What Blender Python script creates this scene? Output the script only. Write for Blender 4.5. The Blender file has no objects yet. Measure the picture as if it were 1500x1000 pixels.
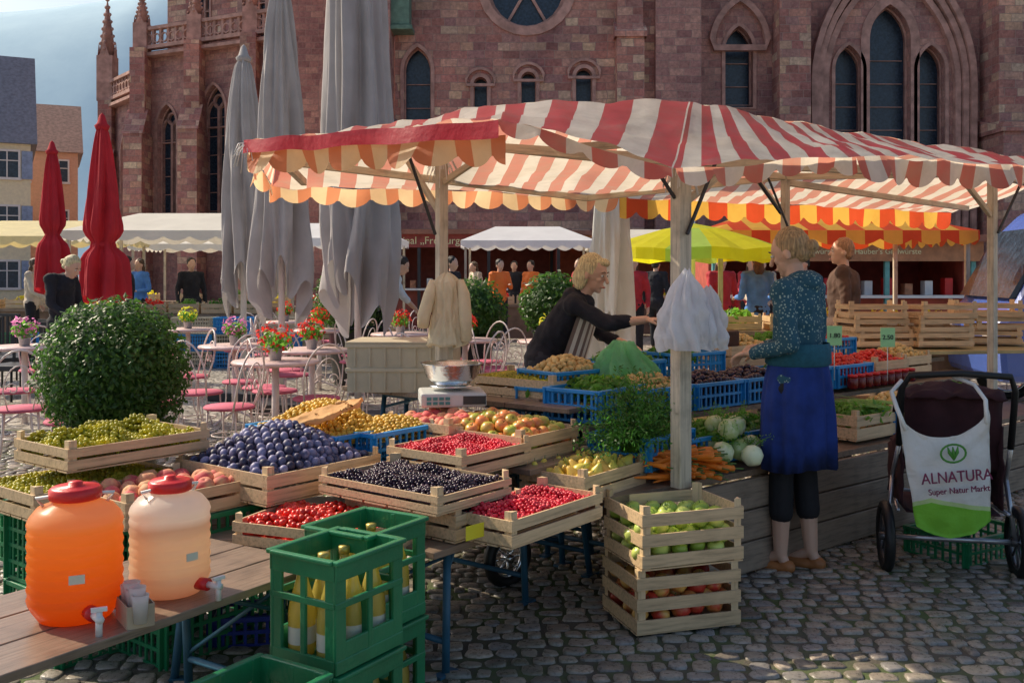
import bpy,bmesh,math,random
from math import sin,cos,pi,radians,sqrt,atan2
from mathutils import Vector as W, Matrix, noise, geometry
R=random.Random(7)
sc=bpy.context.scene; col=sc.collection
# ---------------------------------------------------------------- materials
class G:
    def __init__(s,name):
        s.m=bpy.data.materials.new(name); s.m.use_nodes=True; s.t=s.m.node_tree; s.t.nodes.clear()
    def n(s,typ,i=None,**kw):
        nd=s.t.nodes.new(typ)
        for k,v in kw.items(): setattr(nd,k,v)
        for k,v in (i or {}).items():
            so_=nd.inputs[k]
            if isinstance(v,bpy.types.NodeSocket): s.t.links.new(v,so_)
            elif so_.type=='RGBA' and len(v)==3: so_.default_value=(*v,1)
            else: so_.default_value=v
        return nd
    def ramp(s,fac,stops,interp='LINEAR'):
        r=s.n('ShaderNodeValToRGB',{0:fac}); cr=r.color_ramp; cr.interpolation=interp
        while len(cr.elements)<len(stops): cr.elements.new(.5)
        for e,(p,c) in zip(cr.elements,stops): e.position=p; e.color=(*c,1)
        return r.outputs[0]
    def mix(s,f,a,b,mode='MIX'):
        return s.n('ShaderNodeMixRGB',{0:f,1:a,2:b},blend_type=mode).outputs[0]
    def math(s,op,a,b=0.):
        return s.n('ShaderNodeMath',{0:a,1:b},operation=op).outputs[0]
    def noise(s,vec,scale,detail=4.,rough=.55):
        return s.n('ShaderNodeTexNoise',{'Vector':vec,'Scale':scale,'Detail':detail,'Roughness':rough}).outputs[0]
    def out(s,color,rough=.6,metal=0.,height=None,bump=.2,dist=.01,trans=0.,tcol=None,sub=0.,coat=0.):
        p=s.n('ShaderNodeBsdfPrincipled',{'Base Color':color,'Roughness':rough,'Metallic':metal})
        if sub: p.inputs['Subsurface Weight'].default_value=sub; p.inputs['Subsurface Radius'].default_value=(.02,.008,.004)
        if coat: p.inputs['Coat Weight'].default_value=coat
        if height is not None:
            b=s.n('ShaderNodeBump',{'Height':height,'Strength':bump,'Distance':dist}); s.t.links.new(b.outputs[0],p.inputs['Normal'])
        o=p.outputs[0]
        if trans:
            t=s.n('ShaderNodeBsdfTranslucent',{'Color':tcol if tcol is not None else color})
            o=s.n('ShaderNodeMixShader',{0:trans,1:o,2:t.outputs[0]}).outputs[0]
        mo=s.n('ShaderNodeOutputMaterial'); s.t.links.new(o,mo.inputs[0]); return s.m
MC={}
def mat(name,c=(.5,.5,.5),rough=.6,var=.3,scale=6.,bump=.15,bs=60.,metal=0.,orand=0.,**kw):
    if name in MC: return MC[name]
    g=G(name); tc=g.n('ShaderNodeTexCoord').outputs['Object']
    a=g.noise(tc,scale)
    lo=tuple(x*(1-var) for x in c); hi=tuple(min(1,x*(1+var*.5)) for x in c)
    cl=g.ramp(a,[(.3,lo),(.7,hi)])
    if orand:
        rnd=g.n('ShaderNodeObjectInfo').outputs['Random']
        v=g.n('ShaderNodeMapRange',{0:rnd,3:1-orand,4:1+orand}).outputs[0]
        hh=g.n('ShaderNodeMapRange',{0:rnd,3:.5-orand*.03,4:.5+orand*.03}).outputs[0]
        cl=g.n('ShaderNodeHueSaturation',{'Value':v,'Hue':hh,'Color':cl}).outputs[0]
    h=g.noise(tc,bs,3.)
    MC[name]=g.out(cl,rough,metal,h,bump,.01,**kw); return MC[name]
def wood(name,c,var=.4,rough=.55,scale=3.,orand=.12,axis=0,dirt=.35):
    if name in MC: return MC[name]
    g=G(name); tc=g.n('ShaderNodeTexCoord').outputs['Object']
    s=[26.,26.,26.]; s[axis]=1.6
    mp=g.n('ShaderNodeMapping',{'Vector':tc,'Scale':s}).outputs[0]
    a=g.noise(mp,scale,6.,.65); d=g.noise(tc,7.,4.)
    cl=g.ramp(a,[(.3,tuple(x*(1-var) for x in c)),(.5,c),(.75,tuple(min(1,x*1.15) for x in c))])
    cl=g.mix(g.ramp(d,[(.5,(0,0,0)),(.8,(dirt,)*3)]),cl,tuple(x*.35 for x in c))
    rnd=g.n('ShaderNodeObjectInfo').outputs['Random']
    v=g.n('ShaderNodeMapRange',{0:rnd,3:1-orand,4:1+orand}).outputs[0]
    cl=g.n('ShaderNodeHueSaturation',{'Value':v,'Color':cl}).outputs[0]
    MC[name]=g.out(cl,rough,0,a,.35,.004); return MC[name]
def stripes(name,c1,c2,period,duty=.5,trans=.5,dirt=.35,warm=0.):
    g=G(name); uv=g.n('ShaderNodeTexCoord').outputs['UV']
    x=g.n('ShaderNodeSeparateXYZ',{0:uv}).outputs[0]
    f=g.math('FRACT',g.math('DIVIDE',x,period)); k=g.math('GREATER_THAN',f,duty)
    cl=g.mix(k,c1,c2)
    tc=g.n('ShaderNodeTexCoord').outputs['Object']
    d=g.ramp(g.noise(tc,5.,6.,.7),[(.45,(0,0,0)),(.8,(dirt,)*3)])
    d2=g.ramp(g.noise(tc,1.6,5.,.7),[(.4,(1,1,1)),(.75,(.78,.74,.68))])
    cl=g.mix(1.,g.mix(d,cl,tuple(a*.35 for a in c2)),d2,'MULTIPLY')
    h=g.noise(tc,9.,4.)
    return g.out(cl,.55,0,h,.5,.02,trans=trans,tcol=g.mix(warm,cl,(.98,.74,.42)) if warm else None)
def stone(name,pal,bw=.62,bh=.3,dark=1.):
    g=G(name); uv=g.n('ShaderNodeTexCoord').outputs['UV']; tc=g.n('ShaderNodeTexCoord').outputs['Object']
    wob=g.n('ShaderNodeTexNoise',{'Vector':tc,'Scale':1.5}).outputs[1]
    v=g.n('ShaderNodeVectorMath',{0:uv,1:g.n('ShaderNodeVectorMath',{0:wob,1:(.14,.08,0)},operation='MULTIPLY').outputs[0]},operation='ADD').outputs[0]
    b=g.n('ShaderNodeTexBrick',{'Vector':v,'Color1':(0,0,0),'Color2':(1,1,1),'Mortar':(.5,.5,.5),'Scale':1.,'Mortar Size':.01,'Mortar Smooth':.4,'Brick Width':bw,'Row Height':bh,'Bias':0.},offset=.43,squash=.7,squash_frequency=3)
    n=len(pal); cl=g.ramp(b.outputs[0],[((i+.5)/n,tuple(min(.85,x*dark) for x in p)) for i,p in enumerate(pal)])
    big=g.noise(tc,.35,5.,.6); fine=g.noise(tc,9.,6.,.7); mid=g.noise(tc,1.3,6.,.75)
    cl=g.mix(g.ramp(mid,[(.45,(0,0,0)),(.75,(.55,.55,.55))]),cl,tuple(x*dark for x in (.32,.2,.17)))
    cl=g.mix(1.,cl,g.ramp(big,[(.3,(.55,.52,.56)),(.7,(1.25,1.2,1.1))]),'MULTIPLY')
    cl=g.mix(1.,cl,g.ramp(fine,[(.3,(.6,.6,.6)),(.7,(1.2,1.2,1.2))]),'MULTIPLY')
    cl=g.mix(b.outputs[1],cl,tuple(x*dark for x in (.2,.14,.12)))
    h=g.mix(.5,g.math('SUBTRACT',1.,b.outputs[1]),fine)
    return g.out(cl,.9,0,h,.7,.05)
# ---------------------------------------------------------------- mesh builder
class MB:
    def __init__(s): s.v=[];s.f=[];s.m=[];s.s=[];s.uv=None
    def add(s,vs,fs,mi=0,smooth=False,M=None):
        o=len(s.v)
        s.v+= [tuple(M@W(p)) for p in vs] if M is not None else [tuple(p) for p in vs]
        for f in fs: s.f.append(tuple(a+o for a in f)); s.m.append(mi); s.s.append(smooth)
        return s
    def box(s,c,d,rz=0,mi=0,M=None):
        x,y,z=d[0]/2,d[1]/2,d[2]/2; ca,sa=cos(rz),sin(rz); vs=[]
        for a,b,e in ((-x,-y,-z),(x,-y,-z),(x,y,-z),(-x,y,-z),(-x,-y,z),(x,-y,z),(x,y,z),(-x,y,z)):
            vs.append((c[0]+a*ca-b*sa,c[1]+a*sa+b*ca,c[2]+e))
        return s.add(vs,[(0,3,2,1),(4,5,6,7),(0,1,5,4),(1,2,6,5),(2,3,7,6),(3,0,4,7)],mi,False,M)
    def tube(s,pts,rad,n=8,mi=0,M=None,close=False):
        P=[W(p) for p in pts]
        if not hasattr(rad,'__len__'): rad=[rad]*len(P)
        vs=[];fs=[]; up=None
        for i,p in enumerate(P):
            if close: t=P[(i+1)%len(P)]-P[i-1]
            else: t=P[min(i+1,len(P)-1)]-P[max(i-1,0)]
            if t.length<1e-9: t=W((0,0,1))
            t.normalize()
            if up is None: up=t.orthogonal().normalized()
            up=(up-t*up.dot(t)); up=up.normalized() if up.length>1e-6 else t.orthogonal().normalized()
            b=t.cross(up)
            for k in range(n):
                a=2*pi*k/n; vs.append(p+(up*cos(a)+b*sin(a))*rad[i])
        m=len(P)
        for i in range(m if close else m-1):
            j=(i+1)%m
            for k in range(n): fs.append((i*n+k,i*n+(k+1)%n,j*n+(k+1)%n,j*n+k))
        if not close: fs.append(tuple(range(n-1,-1,-1))); fs.append(tuple((m-1)*n+k for k in range(n)))
        return s.add(vs,fs,mi,True,M)
    def lathe(s,prof,c=(0,0,0),n=20,mi=0,M=None,fold=None):
        vs=[];fs=[]
        for i,(r,z) in enumerate(prof):
            for k in range(n):
                a=2*pi*k/n; rr,zz=(r,z) if fold is None else fold(r,z,a,i)
                vs.append((c[0]+rr*cos(a),c[1]+rr*sin(a),c[2]+zz))
        for i in range(len(prof)-1):
            for k in range(n): fs.append((i*n+k,i*n+(k+1)%n,(i+1)*n+(k+1)%n,(i+1)*n+k))
        if fold is None:
            if prof[0][0]>1e-4: fs.append(tuple(range(n-1,-1,-1)))
            if prof[-1][0]>1e-4: fs.append(tuple((len(prof)-1)*n+k for k in range(n)))
        return s.add(vs,fs,mi,True,M)
    def ell(s,c,r,n=12,mi=0,M=None):
        if not hasattr(r,'__len__'): r=(r,r,r)
        h=max(4,n//2); vs=[(c[0],c[1],c[2]-r[2])]
        for i in range(1,h):
            p=-pi/2+pi*i/h
            for k in range(n): vs.append((c[0]+r[0]*cos(p)*cos(2*pi*k/n),c[1]+r[1]*cos(p)*sin(2*pi*k/n),c[2]+r[2]*sin(p)))
        vs.append((c[0],c[1],c[2]+r[2])); L=len(vs)-1; fs=[]
        for k in range(n):
            fs.append((0,1+(k+1)%n,1+k)); fs.append((L,L-n+k,L-n+(k+1)%n))
        for i in range(h-2):
            for k in range(n): fs.append((1+i*n+k,1+i*n+(k+1)%n,1+(i+1)*n+(k+1)%n,1+(i+1)*n+k))
        return s.add(vs,fs,mi,True,M)
    def cap(s,a,b,ra,rb,n=10):
        a,b=W(a),W(b); s.ell(a,ra*.99,n); s.ell(b,rb*.99,n); return s.tube([a,b],[ra,rb],n)
    def prism(s,poly,z0,z1,mi=0,M=None):
        n=len(poly); vs=[(x,y,z0) for x,y in poly]+[(x,y,z1) for x,y in poly]
        fs=[tuple(range(n-1,-1,-1)),tuple(range(n,2*n))]+[(k,(k+1)%n,n+(k+1)%n,n+k) for k in range(n)]
        return s.add(vs,fs,mi,False,M)
    def mesh(s,name,mats,uv=False):
        me=bpy.data.meshes.new(name); me.from_pydata(s.v,[],s.f)
        for m in (mats if isinstance(mats,(list,tuple)) else [mats]): me.materials.append(m)
        me.polygons.foreach_set('material_index',s.m); me.polygons.foreach_set('use_smooth',s.s)
        if s.uv:
            l=me.uv_layers.new(name='UVMap')
            for lp in me.loops: l.data[lp.index].uv=s.uv[lp.vertex_index]
        elif uv:
            l=me.uv_layers.new(name='UVMap')
            for p in me.polygons:
                nn=p.normal
                if abs(nn.z)>.8:
                    for li in p.loop_indices: q=me.vertices[me.loops[li].vertex_index].co; l.data[li].uv=(q.x,q.y)
                else:
                    t=W((-nn.y,nn.x,0)); t.normalize()
                    for li in p.loop_indices: q=me.vertices[me.loops[li].vertex_index].co; l.data[li].uv=(q.dot(t),q.z)
        me.update(); return me
    def obj(s,name,mats,parent=None,loc=(0,0,0),rz=0,bevel=0,uv=False):
        return mk(name,s.mesh(name,mats,uv),parent,loc,rz,bevel)
def mk(name,me,parent=None,loc=(0,0,0),rz=0,bevel=0):
    o=bpy.data.objects.new(name,me); col.objects.link(o); o.location=loc; o.rotation_euler=(0,0,rz)
    if parent: o.parent=parent
    if bevel:
        b=o.modifiers.new('b','BEVEL'); b.width=bevel; b.segments=2; b.limit_method='ANGLE'
    return o
def tag(o,label,cat,group=None,kind=None):
    if label: o['label']=label
    if cat: o['category']=cat
    if group: o['group']=group
    if kind: o['kind']=kind
    return o
def thing(name,label,cat,loc=(0,0,0),rz=0,group=None):
    return tag(mk(name,None,None,loc,rz),label,cat,group)
def dup(o,loc,rz,label=None):
    def rec(s,par):
        c=s.copy(); col.objects.link(c); c.parent=par
        for k in list(s.children): rec(k,c)
        return c
    c=rec(o,None); c.location=loc; c.rotation_euler[2]=rz
    if label: c['label']=label
    return c
def evalmesh(o):
    dg=bpy.context.evaluated_depsgraph_get(); return bpy.data.meshes.new_from_object(o.evaluated_get(dg))
def text(s,size,m,loc,rot,parent,name='lettering',ext=.002,sx=1.):
    cu=bpy.data.curves.new(name,'FONT'); cu.body=s; cu.size=size; cu.extrude=ext; cu.align_x='CENTER'; cu.align_y='CENTER'
    o=bpy.data.objects.new(name,cu); col.objects.link(o); me=evalmesh(o); bpy.data.objects.remove(o)
    me.materials.clear(); me.materials.append(m)
    o=mk(name,me,parent,loc); o.rotation_euler=rot; o.scale=(sx,1,1); return o
def remesh(mb,name,m,vox,parent,it=3,disp=0,fq=9):
    o=mb.obj(name,m); r=o.modifiers.new('r','REMESH'); r.mode='VOXEL'; r.voxel_size=vox; r.use_smooth_shade=True
    k=o.modifiers.new('s','SMOOTH'); k.factor=.5; k.iterations=it
    me=evalmesh(o); o.modifiers.clear(); o.data=me
    if not me.materials: me.materials.append(m)
    for p in me.polygons: p.use_smooth=True
    if disp:
        for v in me.vertices:
            d=noise.noise(v.co*fq)*.5+noise.noise(W((v.co.x*24,v.co.y*24,v.co.z*fq)))*.3-abs(noise.noise(W((v.co.x*12+v.co.z*14,v.co.y*12,v.co.z*6))))*.5
            v.co+=v.normal*d*disp
    if parent: o.parent=parent
    return o
# ---------------------------------------------------------------- material library
paleW=wood('pale_crate_wood',(.7,.5,.29)); paleWp=wood('crate_post_wood',(.72,.53,.31),axis=2)
oldW=wood('weathered_plank',(.27,.19,.135),rough=.34,dirt=.7,var=.5); postW=wood('painted_post_wood',(.56,.49,.38),axis=2,dirt=.9)
beamW=wood('beam_wood',(.6,.5,.36),dirt=.6); greyW=wood('grey_plank',(.27,.205,.15),dirt=.7,var=.5)
greenP=mat('green_plastic',(.015,.2,.08),.35,.25); blueP=mat('blue_plastic',(.02,.28,.66),.4,.25,orand=.1)
beigeP=mat('beige_plastic',(.48,.44,.33),.5,.15); blackP=mat('black_rubber',(.012,.012,.013),.5)
steel=mat('steel',(.78,.78,.78),.18,.1,metal=1.); ironB=mat('blue_painted_steel',(.03,.12,.2),.5,.4)
darkM=mat('dark_metal',(.03,.03,.035),.45); whiteP=mat('white_paint',(.8,.78,.75),.5,.1); blackC=mat('black_cloth',(.016,.017,.024),.9,.4,6.,.5,30.)
redPl=mat('red_plastic',(.7,.02,.02),.35,.15)
stemM=mat('stem_green',(.1,.2,.04),.6)
def leafm(name,c,var=.5,trans=.4):
    if name in MC: return MC[name]
    g=G(name); tc=g.n('ShaderNodeTexCoord').outputs['Object']
    a=g.noise(tc,14.,3.); b=g.noise(tc,2.5,2.)
    cl=g.ramp(a,[(.3,tuple(x*(1-var) for x in c)),(.7,tuple(min(1,x*1.4) for x in c))])
    cl=g.mix(1.,cl,g.ramp(b,[(.35,(.6,.65,.6)),(.7,(1.3,1.2,1.))]),'MULTIPLY')
    MC[name]=g.out(cl,.4,trans=trans,tcol=tuple(min(1,x*2.) for x in c)); return MC[name]
leafG=leafm('box_leaf',(.055,.13,.022)); leafL=leafm('light_leaf',(.13,.32,.04)); leafD=leafm('carrot_leaf',(.055,.19,.025))
# ---------------------------------------------------------------- world, sun, camera
el=radians(40); az=radians(61)
SUN=W((-sin(az)*cos(el),cos(az)*cos(el),sin(el)))
w=bpy.data.worlds.new('World'); sc.world=w; w.use_nodes=True; t=w.node_tree; t.nodes.clear()
sk=t.nodes.new('ShaderNodeTexSky'); sk.sky_type='NISHITA'; sk.sun_disc=False; sk.sun_elevation=el; sk.sun_rotation=-az; sk.air_density=1.; sk.dust_density=2.4
bg=t.nodes.new('ShaderNodeBackground'); bg.inputs[1].default_value=.15; wo=t.nodes.new('ShaderNodeOutputWorld')
t.links.new(sk.outputs[0],bg.inputs[0]); t.links.new(bg.outputs[0],wo.inputs[0])
sl=bpy.data.lights.new('sun','SUN'); sl.energy=5; sl.angle=radians(.6); sl.color=(1,.87,.67)
sunob=bpy.data.objects.new('sun',sl); col.objects.link(sunob); sunob.rotation_euler=SUN.to_track_quat('Z','Y').to_euler()
cd=bpy.data.cameras.new('camera'); cam=bpy.data.objects.new('camera',cd); col.objects.link(cam); sc.camera=cam
cam.location=(0,0,1.45); cam.rotation_euler=(pi/2,0,0); cd.lens=35; cd.sensor_width=36; cd.shift_y=-.0667; cd.clip_end=3000; cd.clip_start=.05
sc.view_settings.view_transform='Standard'; sc.view_settings.look='None'; sc.view_settings.exposure=0
# ---------------------------------------------------------------- ground
g=G('cobble_ground'); tc=g.n('ShaderNodeTexCoord').outputs['Object']
ve=g.n('ShaderNodeTexVoronoi',{'Vector':tc,'Scale':9.5,'Randomness':.75},feature='DISTANCE_TO_EDGE').outputs[0]
vc=g.n('ShaderNodeTexVoronoi',{'Vector':tc,'Scale':9.5,'Randomness':.75}).outputs[1]
vs_=g.n('ShaderNodeSeparateXYZ',{0:vc}).outputs[0]
cl=g.ramp(vs_,[(.1,(.3,.27,.22)),(.5,(.47,.43,.36)),(.9,(.58,.53,.45))])
e=g.ramp(ve,[(.02,(0,0,0)),(.12,(1,1,1))])
cl=g.mix(e,(.12,.1,.08),cl); cl=g.mix(1.,cl,g.ramp(g.noise(tc,.5,4.),[(.3,(.8,.8,.8)),(.7,(1.2,1.2,1.2))]),'MULTIPLY')
gm=g.out(cl,.38,0,g.ramp(ve,[(0,(0,0,0)),(.3,(1,1,1))]),.6,.02)
tag(MB().add([(-1500,-300,0),(1500,-300,0),(1500,2500,0),(-1500,2500,0)],[(0,1,2,3)]).obj('ground',gm),None,None,kind='structure')
g=G('joint_soil'); tc=g.n('ShaderNodeTexCoord').outputs['Object']
cl=g.ramp(g.noise(tc,3.,6.,.7),[(.42,(.1,.085,.065)),(.58,(.085,.11,.04)),(.75,(.09,.16,.035))]); jm=g.out(cl,.95,0,g.noise(tc,90.),.6,.01)
tag(MB().add([(-5.6,1.5,.006),(5.8,1.5,.006),(5.8,9.2,.006),(-5.6,9.2,.006)],[(0,1,2,3)]).obj('paving_joint_soil',jm),None,None,kind='structure')
mb=MB(); cols=[]
y=2.4
while y<9.1:
    dy=R.uniform(.07,.1); x=-(.53*y+.5)+R.uniform(0,.1)
    while x<.53*y+.6:
        dx=R.uniform(.055,.13); cx=x+dx/2; cy=y+dy/2+.06*sin(cx*1.7)+R.uniform(-.012,.012); hx=dx/2-.003; hy=dy/2-.002+R.uniform(-.006,.003)
        h=R.uniform(.01,.018); ph=R.uniform(-.4,.4); tl=(R.uniform(-.08,.08),R.uniform(-.08,.08))
        vs=[(cx,cy,h)]; j=[R.uniform(.78,1.07) for _ in range(9)]
        for q,(rr,zz) in enumerate(((.8,.99),(.95,.8),(1.,.2))):
            for k in range(9):
                a=2*pi*k/9+ph; c,s_=cos(a),sin(a); p=.58
                ux=math.copysign(abs(c)**p,c)*hx*rr*j[k]; uy=math.copysign(abs(s_)**p,s_)*hy*rr*j[k]
                vs.append((cx+ux,cy+uy,h*zz+(ux*tl[0]+uy*tl[1])))
        fs=[(0,1+k,1+(k+1)%9) for k in range(9)]
        for q in range(2): fs+=[(1+q*9+k,10+q*9+k,10+q*9+(k+1)%9,1+q*9+(k+1)%9) for k in range(9)]
        mb.add(vs,fs,0,True); cols+= [R.random()]*len(vs); x+=dx
    y+=dy
g=G('cobble_stone'); at=g.n('ShaderNodeAttribute',attribute_name='rnd').outputs['Fac']; tc=g.n('ShaderNodeTexCoord').outputs['Object']
cl=g.ramp(at,[(0,(.17,.15,.13)),(.3,(.3,.26,.21)),(.6,(.4,.34,.27)),(.85,(.27,.26,.25)),(1,(.52,.43,.33))])
fn=g.noise(tc,45.,6.,.7); cl=g.mix(1.,cl,g.ramp(fn,[(.3,(.55,.55,.55)),(.7,(1.25,1.22,1.2))]),'MULTIPLY')
mo_=g.ramp(g.noise(tc,1.3,6.,.75),[(.5,(0,0,0)),(.7,(.5,.5,.5))]); cl=g.mix(mo_,cl,(.15,.18,.075))
cm=g.out(cl,g.ramp(fn,[(.3,(.2,.2,.2)),(.7,(.42,.42,.42))]),0,fn,.5,.006)
o=mb.obj('cobblestone_paving',cm); a=o.data.attributes.new('rnd','FLOAT','POINT'); a.data.foreach_set('value',cols)
tag(o,'worn grey cobblestones of the market square','paving',kind='structure')
# ---------------------------------------------------------------- church
red=[(.22,.1,.085),(.31,.14,.115),(.2,.1,.095),(.36,.18,.145),(.27,.13,.115),(.42,.3,.2),(.3,.12,.105),(.25,.135,.13),(.39,.22,.17),(.45,.35,.25),(.27,.12,.105)]
st1=stone('red_sandstone',red,.58,.27,1.8); st2=stone('dark_sandstone',[(.2,.1,.095),(.27,.14,.125),(.34,.2,.165),(.23,.12,.115),(.3,.16,.14)],.5,.25,1.8); st3=mat('carved_sandstone',(.5,.29,.24),.9,.4,3.,.4,20.)
glassD=mat('dark_leaded_glass',(.03,.05,.08),.25,.6,12.,.5,30.); slate=mat('slate_roof',(.09,.085,.09),.7,.4,4.)
def arch(w_,zb,zs,kind,n=9):
    h=w_/2
    if kind=='circle': return [(h*cos(2*pi*k/24),zs+h*sin(2*pi*k/24)) for k in range(24)]
    p=[(-h,zb),(h,zb),(h,zs)]
    if kind=='round': p+=[(h*cos(pi*k/n/1.),zs+h*sin(pi*k/n)) for k in range(1,n)]
    else:
        p+=[(-h+2*h*cos(pi/3*k/n),zs+2*h*sin(pi/3*k/n)) for k in range(1,n+1)]
        p+=[(h+2*h*cos(pi-pi/3*k/n),zs+2*h*sin(pi/3*k/n)) for k in range(n-1,0,-1)]
    p.append((-h,zs)); return p
def ring(mb,poly,cx,cz,wd,y0,y1,mi=0,M=None):
    n=len(poly); O=[]
    for i,p in enumerate(poly):
        a=W(poly[i-1]);b=W(poly[(i+1)%n]); tt=(b-a).normalized(); nn=W((tt.y,-tt.x)); O.append((p[0]+nn.x*wd,p[1]+nn.y*wd))
    vs=[(p[0]+cx,y0,p[1]) for p in poly]+[(p[0]+cx,y0,p[1]) for p in O]+[(p[0]+cx,y1,p[1]) for p in poly]+[(p[0]+cx,y1,p[1]) for p in O]
    fs=[]
    for k in range(n):
        j=(k+1)%n; fs+=[(k,j,n+j,n+k),(n+k,n+j,3*n+j,3*n+k),(k,2*n+k,2*n+j,j)]
    mb.add(vs,fs,mi,False,M)
def wall(par,p0,p1,z0,z1,ops,m,depth=.5,thick=.9,name='wall'):
    p0,p1=W((*p0,0)),W((*p1,0)); d=p1-p0; L=d.length; ang=atan2(d.y,d.x)
    M=Matrix.Translation(p0)@Matrix.Rotation(ang,4,'Z')
    loops=[[W((0,0,z0)),W((L,0,z0)),W((L,0,z1)),W((0,0,z1))]]; polys=[]
    for (sx,zb,w_,zs,kind,nm) in ops:
        pl=arch(w_,zb,zs,kind); polys.append(pl); loops.append([W((sx+a,0,b)) for a,b in pl])
    tri=geometry.tessellate_polygon(loops); flat=[v for l in loops for v in l]
    mb=MB(); mb.add(flat,[tuple(t_) for t_ in tri],0,False,M)
    for l in loops[1:]:
        n=len(l); mb.add(l+[v+W((0,depth,0)) for v in l],[(k,(k+1)%n,n+(k+1)%n,n+k) for k in range(n)],0,False,M)
    mb.add([(0,0,z0),(0,thick,z0),(0,thick,z1),(0,0,z1),(L,0,z0),(L,thick,z0),(L,thick,z1),(L,0,z1)],[(0,1,2,3),(4,7,6,5),(3,2,6,7),(1,5,6,2)],0,False,M)
    o=mb.obj(name,m,par,uv=True)
    bm=bmesh.new(); bm.from_mesh(o.data); bm.faces.ensure_lookup_table()
    nrm=(M.to_3x3()@W((0,-1,0)))
    for f in bm.faces:
        f.normal_update()
        if f.index<len(tri) and f.normal.dot(nrm)<0: f.normal_flip()
    bm.to_mesh(o.data); bm.free()
    for (sx,zb,w_,zs,kind,nm),pl in zip(ops,polys):
        wi=mk('window',None,par)
        lo=min(p[1] for p in pl)
        gl=MB(); gl.add([(sx+a,depth-.05,b) for a,b in pl],[tuple(range(len(pl)))],0,False,M); gl.obj('glass',glassD,wi)
        fr=MB(); ring(fr,pl,sx,0,.12 if w_<1.4 else .3,-.06,.0,0,M)
        ring(fr,[(a*.9,(b-zs)*.93+zs) for a,b in pl],sx,0,w_*.05,depth*.45,depth*.5,0,M)
        for k in range(1,nm):
            xm=-w_/2+w_*k/nm; fr.box((sx+xm,depth-.15,(lo+zs+.2)/2),(.12,.16,zs+.2-lo),0,0,M)
        if nm>1:
            for k in range(nm):
                xm=-w_/2+w_*(k+.5)/nm; a2=arch(w_/nm*.9,zs-.6,zs-.1,'point'); ring(fr,a2,sx+xm,0,.08,depth-.22,depth-.08,0,M)
            a2=arch(w_*.34,0,zs+w_*.36,'circle'); ring(fr,a2,sx,0,.09,depth-.22,depth-.08,0,M)
        if kind=='circle':
            for k in range(6):
                a=pi/3*k; T=Matrix.Translation((sx+cos(a)*w_/4,0,zs+sin(a)*w_/4)); fr.box((sx+cos(a)*w_/4,depth-.15,zs+sin(a)*w_/4),(w_/2,.1,.09),0,0,M@T@Matrix.Rotation(-a,4,'Y')@T.inverted())
        if w_>=.8 and kind!='circle':
            for k in range(int((zs-lo)/.8)): fr.box((sx,depth-.09,lo+.8*(k+1)),(w_*.9,.03,.03),0,0,M)
        fr.obj('frame',st3,wi)
    return M
ch=thing('church','red sandstone gothic church with buttresses, lancet windows and balustrades','church')
wall(ch,(5.6,34),(24,34),0,19,[(2.15,7.1,.95,9.05,'point',1),(5.9,2.4,.95,8.4,'point',1),(7.3,2.4,1.4,9.4,'point',1),(8.7,2.4,.95,8.4,'point',1)],st2,.65)
mb=MB()
for q in (.3,.75,1.2): ring(mb,arch(4.0+q,2.2,7.9,'point'),12.9,0,.2,33.85-q*.25,34)
ring(mb,arch(1.7,8.9,9.2,'point')[2:],7.75,0,.2,33.78,34)
mb.obj('arch_moulding',st3,ch)
def buttress(x,y,w_,d_,z1,m=st1,steps=3):
    mb=MB(); z=0
    for k in range(steps):
        zt=z1*(k+1)/steps; dd=d_*(1-k*.25)
        mb.box((x,y-dd/2-.003*k,(z+zt)/2),(w_*(1-.06*k),dd,zt-z))
        ww=w_*(1-.06*k)/2+.08
        mb.add([(x-ww,y-dd-.1,zt-.12),(x+ww,y-dd-.1,zt-.12),(x+ww,y,zt+.3),(x-ww,y,zt+.3),(x-ww,y-dd-.1,zt-.3),(x+ww,y-dd-.1,zt-.3),(x+ww,y,zt-.3),(x-ww,y,zt-.3)],[(0,1,2,3),(4,5,1,0),(5,6,2,1),(7,4,0,3)])
        z=zt
    mb.obj('buttress',m,ch,uv=True)
buttress(9.4,34,1.1,1.3,19); buttress(5.5,34,1.6,1.5,19,st2); buttress(17.0,34,2.2,1.8,19)
wall(ch,(-3.9,33.2),(5.6,33.2),0,19,[(2.85,6.9,.45,7.75,'round',1),(4.45,6.9,.5,7.9,'round',1),(6.3,6.9,.55,8.0,'round',1),(4.4,0,2.7,11.0,'circle',1),(.75,6.2,.9,8.2,'point',1)],st1)
for sx,w_,zs in ((2.85,.5,7.75),(4.45,.55,7.9),(6.3,.6,8.)):
    mb=MB(); ring(mb,arch(w_+.42,zs-.1,zs,'round')[2:],-3.9+sx,0,.09,33.1,33.2); mb.obj('hood_moulding',st3,ch)
mb=MB().tube([(5.0,33.0,0),(5.0,33.0,19)],.07)
for z in range(1,19,2): mb.box((5.,33.05,z),(.24,.14,.08))
mb.obj('drainpipe',darkM,ch)
buttress(-4.7,33.4,1.6,1.6,19,st2); buttress(3.9,33.2,.9,.5,19,st1,2)
mb=MB(); mb.box((-3.75,32.9,10.2),(.8,.9,1.3)); mb.box((-3.75,32.9,9.45),(1.,1.1,.15)); mb.box((-3.75,32.9,10.95),(1.,1.1,.15)); mb.obj('oriel',mat('verdigris',(.14,.24,.18),.7),ch,bevel=.02)
wall(ch,(-9.3,40),(-3.9,40),0,22,[(2.6,3,1.5,8.8,'point',2)],st2)
wall(ch,(-16.2,44),(-9.3,40.5),0,11.2,[(1.3,2.5,1.15,7.8,'point',2),(4.0,2.5,1.3,8.3,'point',2),(6.6,2.5,1.3,8.2,'point',2)],st2)
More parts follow.
